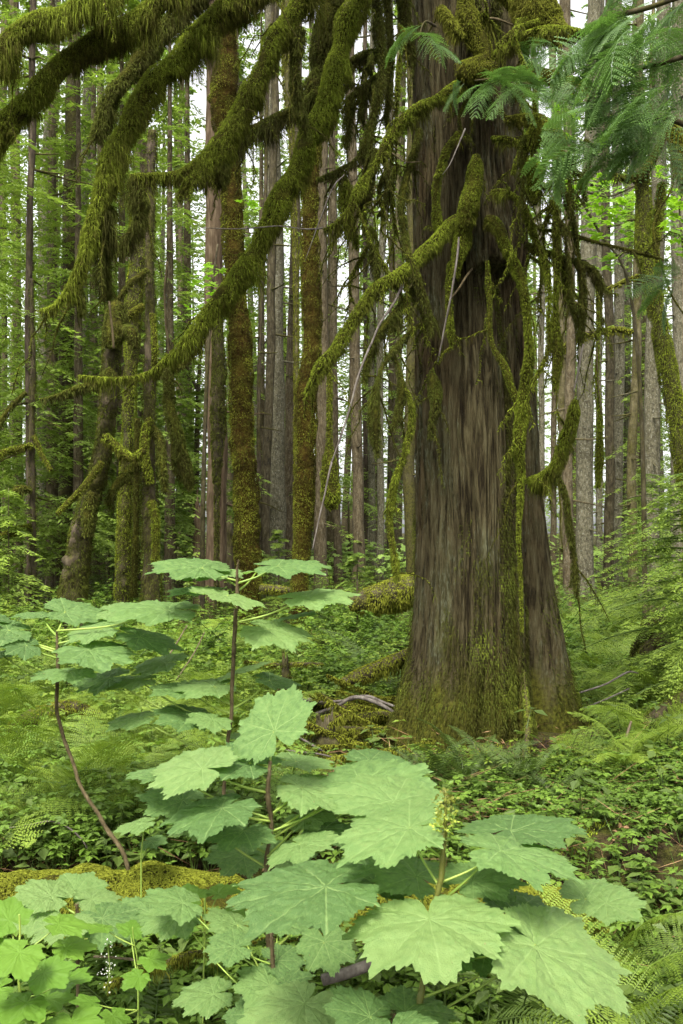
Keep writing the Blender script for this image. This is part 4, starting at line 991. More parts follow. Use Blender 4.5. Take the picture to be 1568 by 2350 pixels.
for k, (lb, pts, mt, ms) in enumerate((
    ('bare grey branch arching across the top of the branch pile', [(735,1612,7.0,3),(790,1608,7,4),(840,1598,7,5),(880,1612,7,4),(925,1628,7,3)], GREY, None),
    ('bare grey fork dropping off the arching branch', [(725,1638,6.9,4),(770,1622,6.9,4.5),(815,1600,6.9,5),(870,1615,6.9,5),(912,1640,6.9,4)], GREY, None),
    ('dark broken stick poking from the branch pile', [(732,1590,7,4),(760,1610,7,5),(795,1625,7,3)], TWIG, None),
    ('upper mossy branch in the pile, bowed and forked', [(730,1668,7,8),(780,1655,7,9),(830,1645,7,9),(880,1640,7,8),(930,1648,7,6)], BARK['mossy'], MOSSY),
    ('straight mossy branch along the bottom of the pile', [(722,1673,6.8,5),(790,1672,6.8,6),(850,1673,6.8,6),(932,1672,6.8,5)], BARK['mossy'], MOSSY),
    ('thick mossy branch end lying against the cedar roots', [(868,1640,7.1,10),(900,1645,7.1,13),(945,1648,7.1,13)], BARK['mossy'], MOSSY),
    ('mossy branch sloping down from the pile to the root stump', [(768,1690,6.8,8),(800,1710,6.8,12),(830,1730,6.8,10),(850,1745,6.8,5)], BARK['mossy'], MOSSY),
    ('thin mossy stick lying flat below the branch pile', [(815,1752,6.6,3),(870,1738,6.6,3),(935,1725,6.6,3)], BARK['mossy'], MOSSY),
    ('small mossy branch curving under the straight one', [(822,1712,6.8,4),(860,1706,6.8,5),(895,1690,6.8,4)], BARK['mossy'], MOSSY),
    ('long mossy stick lying behind the tall leafy stem', [(560,1518,7.8,4),(620,1526,7.8,5),(680,1524,7.8,5),(742,1523,7.8,3)], BARK['mossy'], MOSSY),
    ('pale stick lying across the shade under the low leaves', [(215,2195,3.45,3),(270,2198,3.45,3),(330,2205,3.45,4)], PALE, None),
    ('mossy stick bridging the shade below the yellow moss log', [(245,2262,3.3,6),(300,2238,3.3,7),(370,2212,3.3,6),(430,2190,3.3,6),(500,2180,3.3,3)], BARK['mossy'], MOSSY),
    ('thin pale twig arching over the left fern slope', [(20,1900,4.6,1.2),(70,1892,4.6,1.5),(120,1885,4.6,2),(165,1905,4.6,2),(200,1945,4.6,2),(214,1995,4.6,2)], GREY, None),
    ('grey twig slanting through the herbs right of the cedar', [(1330,1590,7.2,2),(1390,1570,7.2,2.5),(1440,1543,7.2,2.5),(1465,1545,7.2,1.5)], GREY, None),
    ('lower grey twig right of the cedar roots', [(1340,1625,7,1.5),(1390,1605,7,2),(1445,1580,7,1.5)], GREY, None),
    ('pale snapped stick standing in the herbs right of the cedar', [(1430,1720,6.2,4),(1438,1690,6.2,4),(1449,1655,6.2,2.5)], PALE, None),
    ('dark stick sunk in the mossy bank right of the cedar', [(1392,1806,5.8,4),(1420,1792,5.8,5),(1455,1770,5.8,3)], TWIG, None),
    ('thin bare twig leaning across the bank face', [(1481,2045,5.0,2),(1490,1980,5.05,2),(1499,1900,5.1,1.5)], GREY, None),
    ('crooked mossy root draped down the cedar foot', [(1203,1540,6.56,1),(1206,1590,6.5,4),(1212,1650,6.3,7),(1208,1700,6.1,9),(1195,1760,5.95,8),(1150,1800,5.85,8),(1135,1850,5.7,6)], BARK['dark'], MOSSD),
    ('bare springy twig leaning in the scrub left of the tall stem', [(360,1545,7.5,1.5),(400,1485,7.5,1.8),(430,1435,7.5,1.5)], PALE, None),
    ('second springy twig crossing the scrub beside the first', [(405,1560,7.4,1.5),(445,1500,7.4,1.5),(470,1450,7.4,1.2)], PALE, None),
    ('mossy elbow branch on the ground before the young hemlock', [(1448,1545,8.5,4),(1455,1490,8.5,6),(1480,1455,8.5,8),(1520,1430,8.6,9)], BARK['mossy'], MOSSD))):
    log('fallen_branch', lb, pts, mt, ms, .04, .8, 1.0, .3, 60 + k, 'branch', 'fallen branches and sticks')

# ------------------------------------------------------------------ devil's club
def club_leaf(seed, lobes=7, na=264, nr=34, sharp=1.0, depth=.235):
    r = rngf(seed)
    if lobes == 7: ax = [(0, 1.0), (40, .97), (-40, .97), (82, .86), (-82, .86), (126, .66), (-126, .66)]
    else: ax = [(0, 1.0), (52, .88), (-52, .88), (108, .62), (-108, .62)]
    ax = [(math.radians(a + r.normal(0, 3)), l * (1 + r.normal(0, .05))) for a, l in ax]
    th = np.linspace(-math.pi, math.pi, na, endpoint=False)
    wl = math.radians(22.5 if lobes == 7 else 29)
    R = np.zeros(na)
    for a, l in ax:
        d = np.abs(np.angle(np.exp(1j * (th - a)))) / wl
        R = np.maximum(R, l * np.where(d < 1.6, 1 - depth * np.clip(d, 0, 1.3) ** .85, 0))
    base = .5 if lobes == 7 else .45
    R = np.maximum(R, base)
    # coarse and fine teeth
    ph = th * 24 + r.normal(0, .4)
    R = R * (1 + .085 * (1 - np.abs(((ph / np.pi) % 2) - 1) * 2) * np.clip(np.abs(R) - .3, 0, 1)) * (1 + .020 * vn(np.stack([th * 30, th * 0, th * 0 + seed], -1), 3))
    ph2 = th * 66
    R = R * (1 + .030 * (1 - np.abs(((ph2 / np.pi) % 2) - 1) * 2))
    # notch at the stalk
    db = np.abs(np.angle(np.exp(1j * (th - math.pi))))
    R = R * (1 - .80 * np.exp(-(db / .20) ** 2))
    k = np.linspace(0, 1, nr)[:, None] ** .9
    rr = k * R[None, :]
    X, Y = rr * np.cos(th), rr * np.sin(th)
    vein = np.zeros_like(X); crease = np.zeros_like(X)
    for a, l in ax:
        dd = np.angle(np.exp(1j * (th - a)))[None, :]
        u = rr * np.cos(dd); w = rr * np.sin(dd); on = (u > 0) & (np.abs(dd) < .75)
        wd = .0055 * (1 - .7 * np.clip(u / l, 0, 1)) + .0022
        vein = np.maximum(vein, on * np.clip(1.5 - np.abs(w) / wd, 0, 1))
        crease += on * np.exp(-(np.abs(w) / .05)) * -.014
        s = (u - np.abs(w) * .9) / .115 + .3 * np.sign(w)
        f = np.abs(s - np.round(s)) * .115
        sec = (np.abs(dd) < wl * 1.05) & (u > .08) & (s > .4)
        vein = np.maximum(vein, .38 * sec * np.clip(1.3 - f / .004, 0, 1))
        crease += sec * np.exp(-f / .018) * -.007
    pn = np.stack([X * 2.2, Y * 2.2, X * 0 + seed * 3.1], -1)
    Z = .06 * fbm(pn, 2, seed) * rr + crease + .028 * fbm(pn * 4, 3, seed + 5)
    for a, l in ax:
        dd = np.angle(np.exp(1j * (th - a)))[None, :]
        Z = Z + .05 * rr * (1 - np.cos(np.clip(dd / wl, -1, 1) * np.pi)) / 2 * (np.abs(dd) < wl) * .5
    Z = Z - (.07 + .07 * r.random()) * rr ** 2 + .03 * rr
    V = np.stack([X, Y, Z], -1).reshape(-1, 3)
    i = np.arange(nr - 1)[:, None] * na; j = np.arange(na)[None, :]; kk = (j + 1) % na
    F = np.stack([i + j, i + na + j, i + na + kk, i + kk], -1).reshape(-1, 4)
    mb = MB().add(V, F, tint=.5)
    return mb, vein.ravel()
def leaf_mesh(mat, *a, **k):
    mb, v = club_leaf(*a, **k)
    me = mb.data('leaf', mat)
    at = me.attributes.new('vein', 'FLOAT', 'POINT'); at.data.foreach_set('value', v[:len(me.vertices)].astype(np.float32))
    return me
GSTEM = leaf_mat('green_stem', (.055, .055, .010), (.15, .16, .03), 0.0)
CL = [leaf_mesh(CLUB, k) for k in range(6)]
TBM = leaf_mat('thimbleberry_leaf', (.075, .165, .018), (.15, .26, .034), 0.4)
TB = [leaf_mesh(TBM, 20 + k, 5, 150, 14, depth=.34) for k in range(3)]

def leaf_matrix(x, y, Y, Wp, yaw, tilt, roll=0.0):
    s = Wp / 1.62 * Y / FP
    ya, T = math.radians(yaw), math.radians(tilt)
    n = Vector((math.sin(math.radians(roll)), -math.sin(T), math.cos(T))).normalized()
    d = Vector((math.cos(ya), math.sin(ya), 0)); d = (d - n * n.dot(d)).normalized()
    M = Matrix((d, n.cross(d), n)).transposed().to_4x4()
    return Matrix.Translation(Vector(P(x, y, Y))) @ M @ Matrix.Scale(s, 4)

def club_plant(label, stem, leaves, seed, meshes=None, flower=None, name='devils_club', cat='shrub', smat=None, pr=2.6, rough=True, group=None):
    """stem rows: x, y, Y, radius px; leaves rows: x, y, width px, yaw, tilt[, dY]."""
    r = rngf(seed); meshes = meshes or CL
    path, rad = px_path(stem, 40)
    X, Y = path[-1][0], path[-1][1]
    z0 = gz(X, Y)
    if path[-1][2] > z0:
        path = np.vstack([path, [[X, Y, z0 - .08]]]); rad = np.append(rad, rad[-1])
    root = thing(name, label, cat, (X, Y, min(z0, path[-1][2])), group)
    rad = rad * .72; path = path + .010 * np.stack([vn(path * 9, seed), vn(path * 9, seed + 5), np.zeros(len(path))], -1)
    dense = cr(np.hstack([path, rad[:, None]]), 90)
    mb = MB(); V, F, F3 = tube(dense[:, :3], np.maximum(dense[:, 3], .0015), 10, .28, 60, seed); mb.add(V, F, F3, tint=.5)
    if rough:  # spines
        n = 700; i = r.integers(0, 88, n); d = nrm(r.normal(0, 1, (n, 3)))
        C = dense[i, :3] + d * dense[i, 3][:, None] * .8
        V, F, t = rhombs(C, d, nrm(np.cross(d, r.normal(0, 1, (n, 3)))), .009, .0016, 0, .6); mb.add(V, F, tint=t)
    mb.build('stem', smat or TWIG, root)
    Ym = float(np.mean(path[:, 1]))
    for k, L in enumerate(leaves):
        x, y, wp, yaw, tilt = L[:5]
        dY = L[5] if len(L) > 5 else .16 * math.sin(math.radians(yaw))
        q = int(np.argmin(np.abs((HZ - (dense[:, 2] - CAMZ) / dense[:, 1] * FP) - y)))
        Yl = dense[q, 1] + dY
        M = leaf_matrix(x, y, Yl, wp * 1.04, yaw + r.normal(0, 6), tilt * (.36 if tilt < 50 else .66) + r.normal(0, 5), r.normal(0, 9))
        inst(meshes[(k * 5 + seed) % len(meshes)], 'leaf', root, M)
        p1 = P(x, y, Yl)
        dist = np.linalg.norm(dense[:, :2] - p1[:2], axis=1)
        want = p1[2] - .30 * dist.min() - .03
        j = int(np.argmin(np.abs(dense[:, 2] - want)))
        p0 = dense[j, :3]
        mid = (p0 + p1) / 2 + [0, 0, -.05 * np.linalg.norm(p1 - p0)]
        pp = cr(np.array([p0, mid, p1 + [0, 0, -.003]]), 10)
        pk = MB(); pk.add(*tube(pp, np.linspace(pr * 1.25, pr * .8, 10) / FP * Ym, 7, .15, 40, k), tint=.4 + .3 * r.random()); pk.build('petiole', PETI, root)
    if flower:
        x, y, h = flower; top = dense[0, :3]
        mb = MB(); n = 150
        C = np.array([top + [r.normal(0, .012), r.normal(0, .012), h * r.random()] for _ in range(n)])
        d = nrm(np.stack([r.normal(0, 1, n), r.normal(0, 1, n), r.normal(.2, .4, n)], -1))
        C = C + d * (.012 * (1 - (C[:, 2] - top[2]) / h))[:, None]
        V, F, t = rhombs(C, d, nrm(np.cross(d, r.normal(0, 1, (n, 3)))), .012, .008, .2, np.clip(1.1 - (C[:, 2] - top[2]) / h, 0, 1)); mb.add(V, F, tint=t)
        mb.add(*tube(np.array([top - [0, 0, .02], top + [0, 0, h * .5], top + [0, 0, h]]), [.005, .003, .002], 6), tint=.2)
        mb.build('flower_spike', FLOW, root)
    return root

club_plant("broad-leaved devil's club nearest the camera with a green flower spike", [(1022,1905,2.2,5),(1014,1960,2.2,8),(1008,2010,2.2,9),(996,2060,2.2,8),(986,2110,2.2,7),(984,2190,2.2,9),(972,2270,2.2,10),(955,2350,2.2,11),(950,2420,2.2,11)], [
  (985,2105,365,262,24,-.10), (1230,2165,380,318,26,-.14), (1151,1951,300,12,24,.02), (1172,1903,290,28,20,.22), (939,1896,320,178,24,.08), (957,2010,240,150,22,.16),
  (1085,2020,190,20,20,.12), (1183,2098,230,10,26,.10), (748,2033,390,192,26,.0), (906,1836,270,120,18,.30), (1120,2165,180,300,22,.05), (1390,2072,150,330,30,.15), (1030,2180,150,280,22,-.02), (1345,2060,170,20,15,.3), (860,2020,200,80,18,.2)], 1, flower=(1025, 1890, .095), smat=GSTEM)
club_plant("mid-height devil's club with one upright leaf held before the mossy stump", [(622,1745,3.0,5),(618,1800,3.0,7),(617,1850,3.0,8),(618,1930,3.0,6),(616,2020,3.0,7),(616,2090,3.0,7),(614,2240,3.0,8)], [
  (629,1677,215,90,58,.05), (464,1762,220,150,38,-.05), (573,1748,200,165,18,.05), (510,1853,235,215,28,-.10), (420,1835,170,180,20,.15), (695,1805,200,10,22,.1), (828,1799,285,14,20,.12), (760,1800,190,40,20,.2),
  (700,1870,130,330,25,.15), (745,1900,130,340,25,.1), (560,1965,150,200,22,.2), (640,1962,150,60,22,.25), (390,1770,170,190,20,.1), (560,1905,160,250,22,-.05), (680,1745,150,30,18,.3), (850,1745,170,40,16,.35), (470,1880,150,170,20,.15), (690,1935,170,310,22,-.1), (715,2080,150,320,20,.15)], 2)
club_plant("tall slender devil's club whose crown rises past the reddish-brown trunk", [(547,1285,4.3,1.5),(545,1312,4.3,4),(542,1360,4.3,6),(541,1430,4.3,7),(538,1500,4.3,7),(533,1590,4.3,6),(527,1680,4.3,6),(519,1770,4.3,6),(516,1850,4.3,6),(521,1940,4.3,7),(530,2030,4.3,7)], [
  (463,1302,215,175,24,.0), (502,1312,130,240,20,.1), (639,1297,190,8,24,.0), (522,1365,170,265,22,-.15), (470,1352,150,185,24,.1), (703,1370,200,5,24,.02), (617,1443,190,335,30,-.05), (655,1418,120,20,10,.2), (590,1310,130,60,18,.2),
  (492,1573,160,190,22,.1), (430,1582,150,180,24,.1), (318,1560,140,185,22,.25), (545,1542,130,100,24,.2), (250,1555,150,180,20,.2), (380,1520,140,150,18,.3), (620,1560,120,20,18,.2), (320,1648,130,185,16,.1), (440,1645,150,180,20,.05), (490,1650,110,240,20,-.1), (560,1700,120,20,20,.2)], 3, pr=2.2)
club_plant("devil's club with a bare leaning stem bent over the fern slope", [(127,1448,4.4,1.5),(128,1468,4.4,4),(131,1520,4.4,6),(133,1600,4.4,6),(146,1690,4.4,6),(172,1770,4.35,6),(205,1840,4.3,6),(245,1905,4.25,7),(280,1960,4.2,7),(300,2020,4.2,7)], [
  (385,1398,235,185,28,.0), (235,1442,150,180,22,.05), (205,1490,200,335,28,-.1), (20,1445,170,180,22,.05), (150,1402,150,30,24,.2), (95,1410,110,160,20,.15), (320,1460,170,10,22,.1), (160,1540,150,250,22,-.1), (-30,1420,160,170,20,.1), (60,1480,110,200,20,-.05), (0,1500,120,190,20,.1), (265,1400,130,10,22,.25)], 4, pr=2.2)
club_plant("low devil's club rosette growing out of the yellow moss log", [(176,2075,3.4,4),(178,2110,3.4,5),(180,2170,3.4,5),(182,2240,3.4,6)], [
  (118,2055,150,170,24), (175,2045,130,95,34), (212,2062,130,20,24), (90,2095,165,190,22), (235,2105,170,330,26), (345,2092,170,185,26,.0), (60,2070,120,160,20), (150,2120,140,260,22)], 5, pr=2.0)
club_plant("dim low devil's club in the middle of the bottom edge", [(616,2090,2.6,5),(620,2160,2.6,6),(624,2230,2.6,7),(628,2290,2.6,8),(634,2380,2.6,9)], [
  (620,2258,140,200,30), (655,2255,110,340,30), (636,2203,110,10,26), (540,2172,130,185,28), (700,2300,250,250,30,-.2), (490,2280,150,190,30,.1), (545,2120,140,185,24,.2), (640,2110,140,40,24,.2), (745,2160,130,290,55,.1), (590,2330,150,200,30,-.1), (420,2070,150,180,20,.2), (410,2100,140,200,20,.3)], 6, pr=1.8)
club_plant("devil's club half out of the frame below the broad-leaved one", [(905,2330,2.1,6),(900,2380,2.1,8),(898,2430,2.1,8)], [(930,2320,190,20,28), (850,2330,180,190,28), (900,2360,200,265,28)], 7)
club_plant("small devil's club leaf lifted on a straight pale stalk", [(325,1892,4.0,2),(325,1930,4.0,2.5),(325,1975,4.0,2.5)], [(325,1890,110,200,24,.0), (345,1930,70,350,20,.1)], 8, smat=PETI, rough=False)
tb = dict(meshes=TB, name='thimbleberry', cat='shrub', smat=PETI, rough=False, pr=1.6, group='bright lobed seedlings')
club_plant('bright yellow-green lobed shrub filling the bottom corner by the log', [(40,2100,2.5,3),(45,2200,2.5,4),(50,2400,2.5,5)], [
  (20,2110,160,150,30), (45,2185,170,250,34), (135,2120,130,20,26), (100,2230,150,320,36), (-10,2270,150,200,34), (60,2300,150,260,34), (165,2345,180,300,34), (150,2175,110,30,26), (20,2340,140,200,34), (110,2290,110,0,30), (-20,2180,140,180,30), (150,2250,110,350,30)], 11, **tb)
club_plant('lobed seedling with yellow leaves between the low rosette and the tall stem', [(470,2060,3.2,3),(468,2120,3.2,3),(465,2200,3.2,3)], [(420,2110,110,190,26), (500,2050,110,40,24), (440,2060,120,160,22), (520,2100,100,350,24), (425,2130,80,230,24)], 12, **tb)
club_plant('spindly lobed seedling in the shade under the low leaves', [(310,2130,3.0,2),(312,2200,3.0,2),(315,2290,3.0,3)], [(240,2130,80,180,26), (300,2140,80,90,24), (345,2200,90,330,26), (320,2240,80,240,26), (210,2300,80,200,26), (260,2330,90,300,26)], 13, **tb)

# white flower stalk in the shade
def flower_stalk():
    r = rngf(4); p = P(245, 2285, 3.2); root = thing('foamflower', 'tiny white flower spike glowing in the shade under the low leaves', 'flower', p)
    top = P(247, 2165, 3.2)
    MB().add(*tube(np.array([p, (p + top) / 2 + [.01, 0, 0], top]), .0015, 5), tint=.5).build('stem', PETI, root)
    n = 60; f = r.random(n); C = p + (top - p) * (.1 + .9 * f)[:, None] + r.normal(0, .012, (n, 3)); d = nrm(r.normal(0, 1, (n, 3)))
    V, F, t = rhombs(C, d, nrm(np.cross(d, r.normal(0, 1, (n, 3)))), .008, .006, .1, .6); MB().add(V, F, tint=t).build('flower', WHITE, root)
flower_stalk()

# ------------------------------------------------------------------ ferns
def frond_mesh(kind, seed, mat):
    r = rngf(seed); n = 34 if kind == 'sword' else 21
    s = np.linspace(0, 1, n)
    el = np.radians(62 - 80 * s ** 1.1)
    step = 1.0 / (n - 1)
    x = np.concatenate([[0], np.cumsum(np.cos(el[:-1]) * step)]); z = np.concatenate([[0], np.cumsum(np.sin(el[:-1]) * step)])
    y = .06 * np.sin(s * 2 + r.random() * 6) * s
    ax = np.stack([x, y, z], -1)
    mb = MB(); mb.add(*tube(ax, np.linspace(.0065, .0015, n), 4), tint=.45)
    C = []; D = []; S = []; L = []; Wd = []; Tn = []
    s0 = .10 if kind == 'sword' else .2
    for i in range(n):
        if s[i] < s0: continue
        g = (s[i] - s0) / (1 - s0)
        T = nrm(ax[min(i + 1, n - 1)] - ax[max(i - 1, 0)])
        if kind == 'sword': l = .15 * (np.sin(np.pi * min(1, .25 + .75 * g)) ** .7 * (1 - g * .3) + .06)
        else: l = .30 * (math.sin(math.pi * min(.999, .18 + .80 * g)) ** .9) * (1 - .25 * g) + .02
        for sg in (-1, 1):
            d = nrm(T * (.25 + .25 * g) + np.array([0, sg, 0]) + [0, 0, -.18 + r.normal(0, .07)])
            nn = nrm(np.cross(T, d)) * (1 if sg > 0 else -1)
            if kind == 'sword':
                C.append(ax[i]); D.append(d); S.append(nrm(np.cross(nn, d))); L.append(l); Wd.append(.026 * (.6 + .4 * l / .15)); Tn.append(.4 + .25 * r.random())
            else:
                m = max(4, int(l / .020))
                pd = nrm(np.cross(nn, d))
                for q in range(m):
                    f = (q + .4) / m
                    p = ax[i] + d * l * f + [0, 0, -.10 * (l * f) ** 2 * 4]
                    for s2 in (-1, 1):
                        dd = nrm(pd * s2 + d * .45); C.append(p); D.append(dd); S.append(nrm(np.cross(nn, dd)))
                        L.append(.040 * (1 - .7 * f) * (.8 + .4 * r.random())); Wd.append(.015 * (1 - .45 * f)); Tn.append(.35 + .3 * r.random() + .15 * g)
                C.append(ax[i]); D.append(d); S.append(pd); L.append(l); Wd.append(.006); Tn.append(.5)
    V, F, t = rhombs(np.array(C), np.array(D), np.array(S), np.array(L), np.array(Wd), .12, np.clip(Tn, 0, 1))
    mb.add(V, F, tint=t)
    return mb.data('frond', mat, smooth=False)
FR = {'lady': [frond_mesh('lady', k, FERN) for k in range(3)], 'sword': [frond_mesh('sword', 10 + k, FERND) for k in range(3)]}
def fern(label, x, Y, size, kind, n=8, seed=0, group=None, dz=0.0, arc=None, flat=0):
    r = rngf(seed * 7 + 3)
    X = (x - CXP) / FP * Y; z = gz(X, Y) + dz
    root = thing('lady_fern' if kind == 'lady' else 'sword_fern', label, 'fern', (X, Y, z), group)
    for k in range(n):
        az = (k + r.random() * .7) / n * 360 if arc is None else arc[0] + (arc[1] - arc[0]) * (k + r.random()) / n
        sc = size * (.7 + .5 * r.random())
        M = Matrix.Translation(Vector((X, Y, z))) @ Matrix.Rotation(math.radians(az), 4, 'Z') @ Matrix.Rotation(math.radians(r.normal(flat, 15)), 4, 'Y') @ Matrix.Rotation(math.radians(r.normal(0, 24)), 4, 'X') @ Matrix.Scale(sc, 4)
        inst(FR[kind][k % 3], 'frond', root, M)
FL = []
rf = rngf(31)
for k in range(22):
    FL.append(('feathery bright lady fern on the slope behind the yellow moss log', -60 + 400 * rf.random(), 4.95 + 3.0 * rf.random(), .45 + .25 * rf.random(), 'lady', 8, 'lady ferns on the slope behind the moss log', 0))
for k in range(9):
    FL.append(('lady fern among the herbs between the tall stem and the branch pile', 330 + 270 * rf.random(), 5.0 + 2.2 * rf.random(), .38 + .22 * rf.random(), 'lady', 7, 'lady ferns around the tall stem', 0)) if True else None
for k in range(12):
    FL.append(('pale lady fern crowding the bottom corner beneath the mossy bank', 1390 + 260 * rf.random(), 2.9 + 1.3 * rf.random(), .5 + .25 * rf.random(), 'lady', 8, 'lady ferns below the mossy bank', 0))
for k in range(9):
    FL.append(('dark sword fern in the hollow under the broad leaves', 820 + 620 * rf.random(), 3.0 + .7 * rf.random(), .5 + .2 * rf.random(), 'sword', 8, 'sword ferns in the front hollow', 0))
for k in range(8):
    FL.append(('yellowish fern in the light beyond the right cedar roots', 1310 + 150 * rf.random(), 9 + 5 * rf.random(), .7 + .3 * rf.random(), 'lady', 7, 'ferns beyond the cedar roots', 0))
FL += [('sword fern fanning up against the mossy buttress of the big cedar', 985, 5.75, .45, 'sword', 8, None, 0), ('sword fern with one long frond pointing right at the cedar foot', 1062, 5.7, .50, 'sword', 7, None, 0),
       ('sword fern tucked under the dark hollow of the cedar', 1120, 5.85, .40, 'sword', 6, None, 0), ('sword fern drooping down the bank below the draped root', 1200, 5.75, .44, 'sword', 6, None, 0),
       ('sword fern on the bank edge near the leaf litter', 1265, 5.5, .48, 'sword', 6, None, 0),
       ('upright sword fern in the shade beneath the low leaves', 330, 3.35, .6, 'sword', 6, None, 0), ('leaning sword fern with spread pinnae beside the white flower spike', 215, 3.25, .55, 'sword', 6, None, 0),
       ('lady fern beside the dark rotting log end', 1490, 6.3, .7, 'lady', 8, None, 0), ('lady fern in the herbs right of the cedar', 1440, 5.9, .5, 'lady', 7, None, 0), ('blue-green sword fern behind the leaning mossy log', 870, 9.2, .9, 'sword', 8, None, 0),
       ('sword fern near the round-ended mossy log', 800, 10.5, .9, 'sword', 8, None, 0), ('small lady fern poking up at the bottom edge under the lobed seedling', 340, 2.8, .4, 'lady', 7, None, 0), ('lady fern under the white-fingered bottom leaves', 80, 3.3, .5, 'lady', 7, None, 0)]
for k in range(30):
    xx = (-120 + 760 * rf.random()) if k < 20 else (1330 + 330 * rf.random())
    FL.append(('bright lady fern standing above the herbs in the middle of the slope', xx, 6.6 + 4.5 * rf.random(), .6 + .35 * rf.random(), 'lady', 7, 'ferns above the herbs', 0))
for k, (lb, x, Y, sz, kd, n, gp, dz) in enumerate(FL):
    fern(lb, x, Y, sz, kd, n, k, gp, dz)

# ------------------------------------------------------------------ young hemlocks on the right, saplings
def sapling(label, x, Y, h, rmax, nb, seed, mat=CONFL, Yl=.55, lean=0):
    X = (x - CXP) / FP * Y; z = gz(X, Y)
    root = thing('young_hemlock', label, 'tree', (X, Y, z))
    pth = np.stack([X + lean * np.linspace(0, 1, 12) ** 2, np.full(12, Y), np.linspace(z - .1, z + h, 12)], -1)
    MB().add(*tube(pth, np.linspace(.022, .004, 12), 8, .1, 9, seed), tint=.3).build('trunk', BARK['brown'], root)
    (V, F, t), st = crown_arrays(.12 * h, h, rmax, nb, seed, .38, .105, .26, Yl, .6, (X, Y, z))
    mb = MB().add(V, F, tint=t)
    for p, rd in st: mb.add(*tube(p + [X, Y, z], rd * .5, 4, cap=False), tint=0.1)
    mb.build('crown', mat, root, smooth=False)
sapling('feathery young hemlock spreading layered boughs in front of the dark grey conifer', 1575, 7.9, 2.1, 1.15, 84, 1, CONFL, .48)
sapling('taller thin young hemlock behind the feathery one', 1480, 11.0, 2.3, .95, 56, 2, CONFL, .62)
sapling('low young hemlock spreading over the dark rotting log', 1600, 7.2, 1.25, .95, 54, 3, CONFL, .48)
sapling('small hemlock seedling before the broken stump', 640, 17, 1.6, .6, 20, 4, CONFL, 1.0)
sapling('tiny hemlock near the round-ended mossy log', 820, 12.5, 1.3, .55, 20, 5, CONFL, .8)
sapling('pale hemlock sapling in the gap between gnarled and twin cedars', 250, 20, 3.2, 1.1, 36, 6, CONFL, 1.2)
sapling('pale hemlock sapling between dark cedar and broken stump', 405, 21, 4.0, 1.4, 44, 7, FARG, 1.2)
sapling('half-shaded hemlock sapling behind the slim near-black trunk', 20, 14, 2.2, 1.0, 40, 8, CONFL, .9)

# ------------------------------------------------------------------ vine maples: bright lobed leaves
def leafy(name, label, stems, clusters, seed, size=.085, mat=MAPLE, cat='shrub'):
    r = rngf(seed)
    x, y, Y, r0 = stems[0][-1]; X = (x - CXP) / FP * Y; z = gz(X, Y)
    root = thing(name, label, cat, (X, Y, z))
    mb = MB()
    for k, st in enumerate(stems):
        st = list(st)
        if k == 0: st.append((x, HZ - (z - .1 - CAMZ) / Y * FP, Y, r0))
        path, rad = px_path(st, 24); mb.add(*tube(path, rad, 7, .2, 9, k), tint=.4)
    mb.build('stem', BARK['mossy'], root)
    C = []; D = []; S = []; L = []; Wd = []; Tn = []
    for cx, cy, Yc, sx, sy, n in clusters:
        for q in range(n):
            p = P(cx + r.normal(0, sx), cy + r.normal(0, sy), Yc + r.normal(0, .5))
            nn = nrm(np.array([r.normal(0, .35), -.25 + r.normal(0, .3), 1])); d = nrm(np.cross(nn, r.normal(0, 1, 3))); e = np.cross(nn, d)
            sc = size * (.7 + .6 * r.random()); tn = .3 + .5 * r.random()
            for a in (-88, -44, 0, 44, 88):
                dd = d * math.cos(math.radians(a)) + e * math.sin(math.radians(a))
                C.append(p); D.append(dd); S.append(np.cross(nn, dd)); L.append(sc * (1 if a == 0 else .92 if abs(a) == 44 else .72)); Wd.append(sc * .52); Tn.append(tn)
    V, F, t = rhombs(np.array(C), np.array(D), np.array(S), np.array(L), np.array(Wd), .06, np.array(Tn))
    MB().add(V, F, tint=t).build('foliage', mat, root, smooth=False)
leafy('vine_maple', 'bright yellow-green maple sprig glowing beside the rust-mossed maple', [[(500,560,13.5,2),(490,640,13.5,3),(480,760,13.5,4),(470,1000,13.5,5),(465,1250,13.5,6)]],
      [(480,615,13.5,22,10,24), (465,655,13.5,22,10,26), (578,470,13.5,14,6,12), (500,660,13.5,14,8,12), (440,700,14,20,14,20)], 1)
leafy('vine_maple', 'bright green vine maple behind the reddish-brown trunk', [[(470,700,19,3),(455,900,19,5),(450,1200,19,7)], [(455,900,19,4),(420,820,19,3),(400,780,19,2)]],
      [(440,900,19,40,60,220), (430,1010,19,40,60,240), (400,800,19,40,50,140), (470,960,20,25,60,120), (455,1110,19,30,40,110), (385,930,20,25,60,110)], 2, .12, HERBY)
leafy('vine_maple', 'bright maple branch hung with lobed leaves right of the big cedar', [[(1290,400,10.5,2),(1340,470,10.5,3),(1380,540,10.5,3),(1440,640,10.5,3),(1470,900,10.5,5),(1480,1300,10.5,6)], [(1470,420,10.5,2),(1400,450,10.5,2),(1340,440,10.5,2)]],
      [(1330,430,10.5,30,16,40), (1390,420,10.5,30,14,40), (1400,480,10.5,36,20,70), (1350,500,10.5,25,25,50), (1430,520,10.5,22,16,36), (1400,600,10.5,26,12,24), (1260,320,10.5,30,20,30), (1290,250,10.5,30,20,30), (1440,460,10.5,20,12,30), (1240,365,10.5,16,14,16)], 3)
leafy('vine_maple', 'bright leaves hanging past the curved mossy maple stem', [[(1600,430,9.5,2),(1560,470,9.5,2),(1580,700,9.5,4),(1590,1200,9.5,5)]], [(1550,470,9.5,18,20,34), (1530,520,9.5,16,12,20), (1560,540,9.5,14,20,24), (1510,390,9.5,12,10,14)], 4)
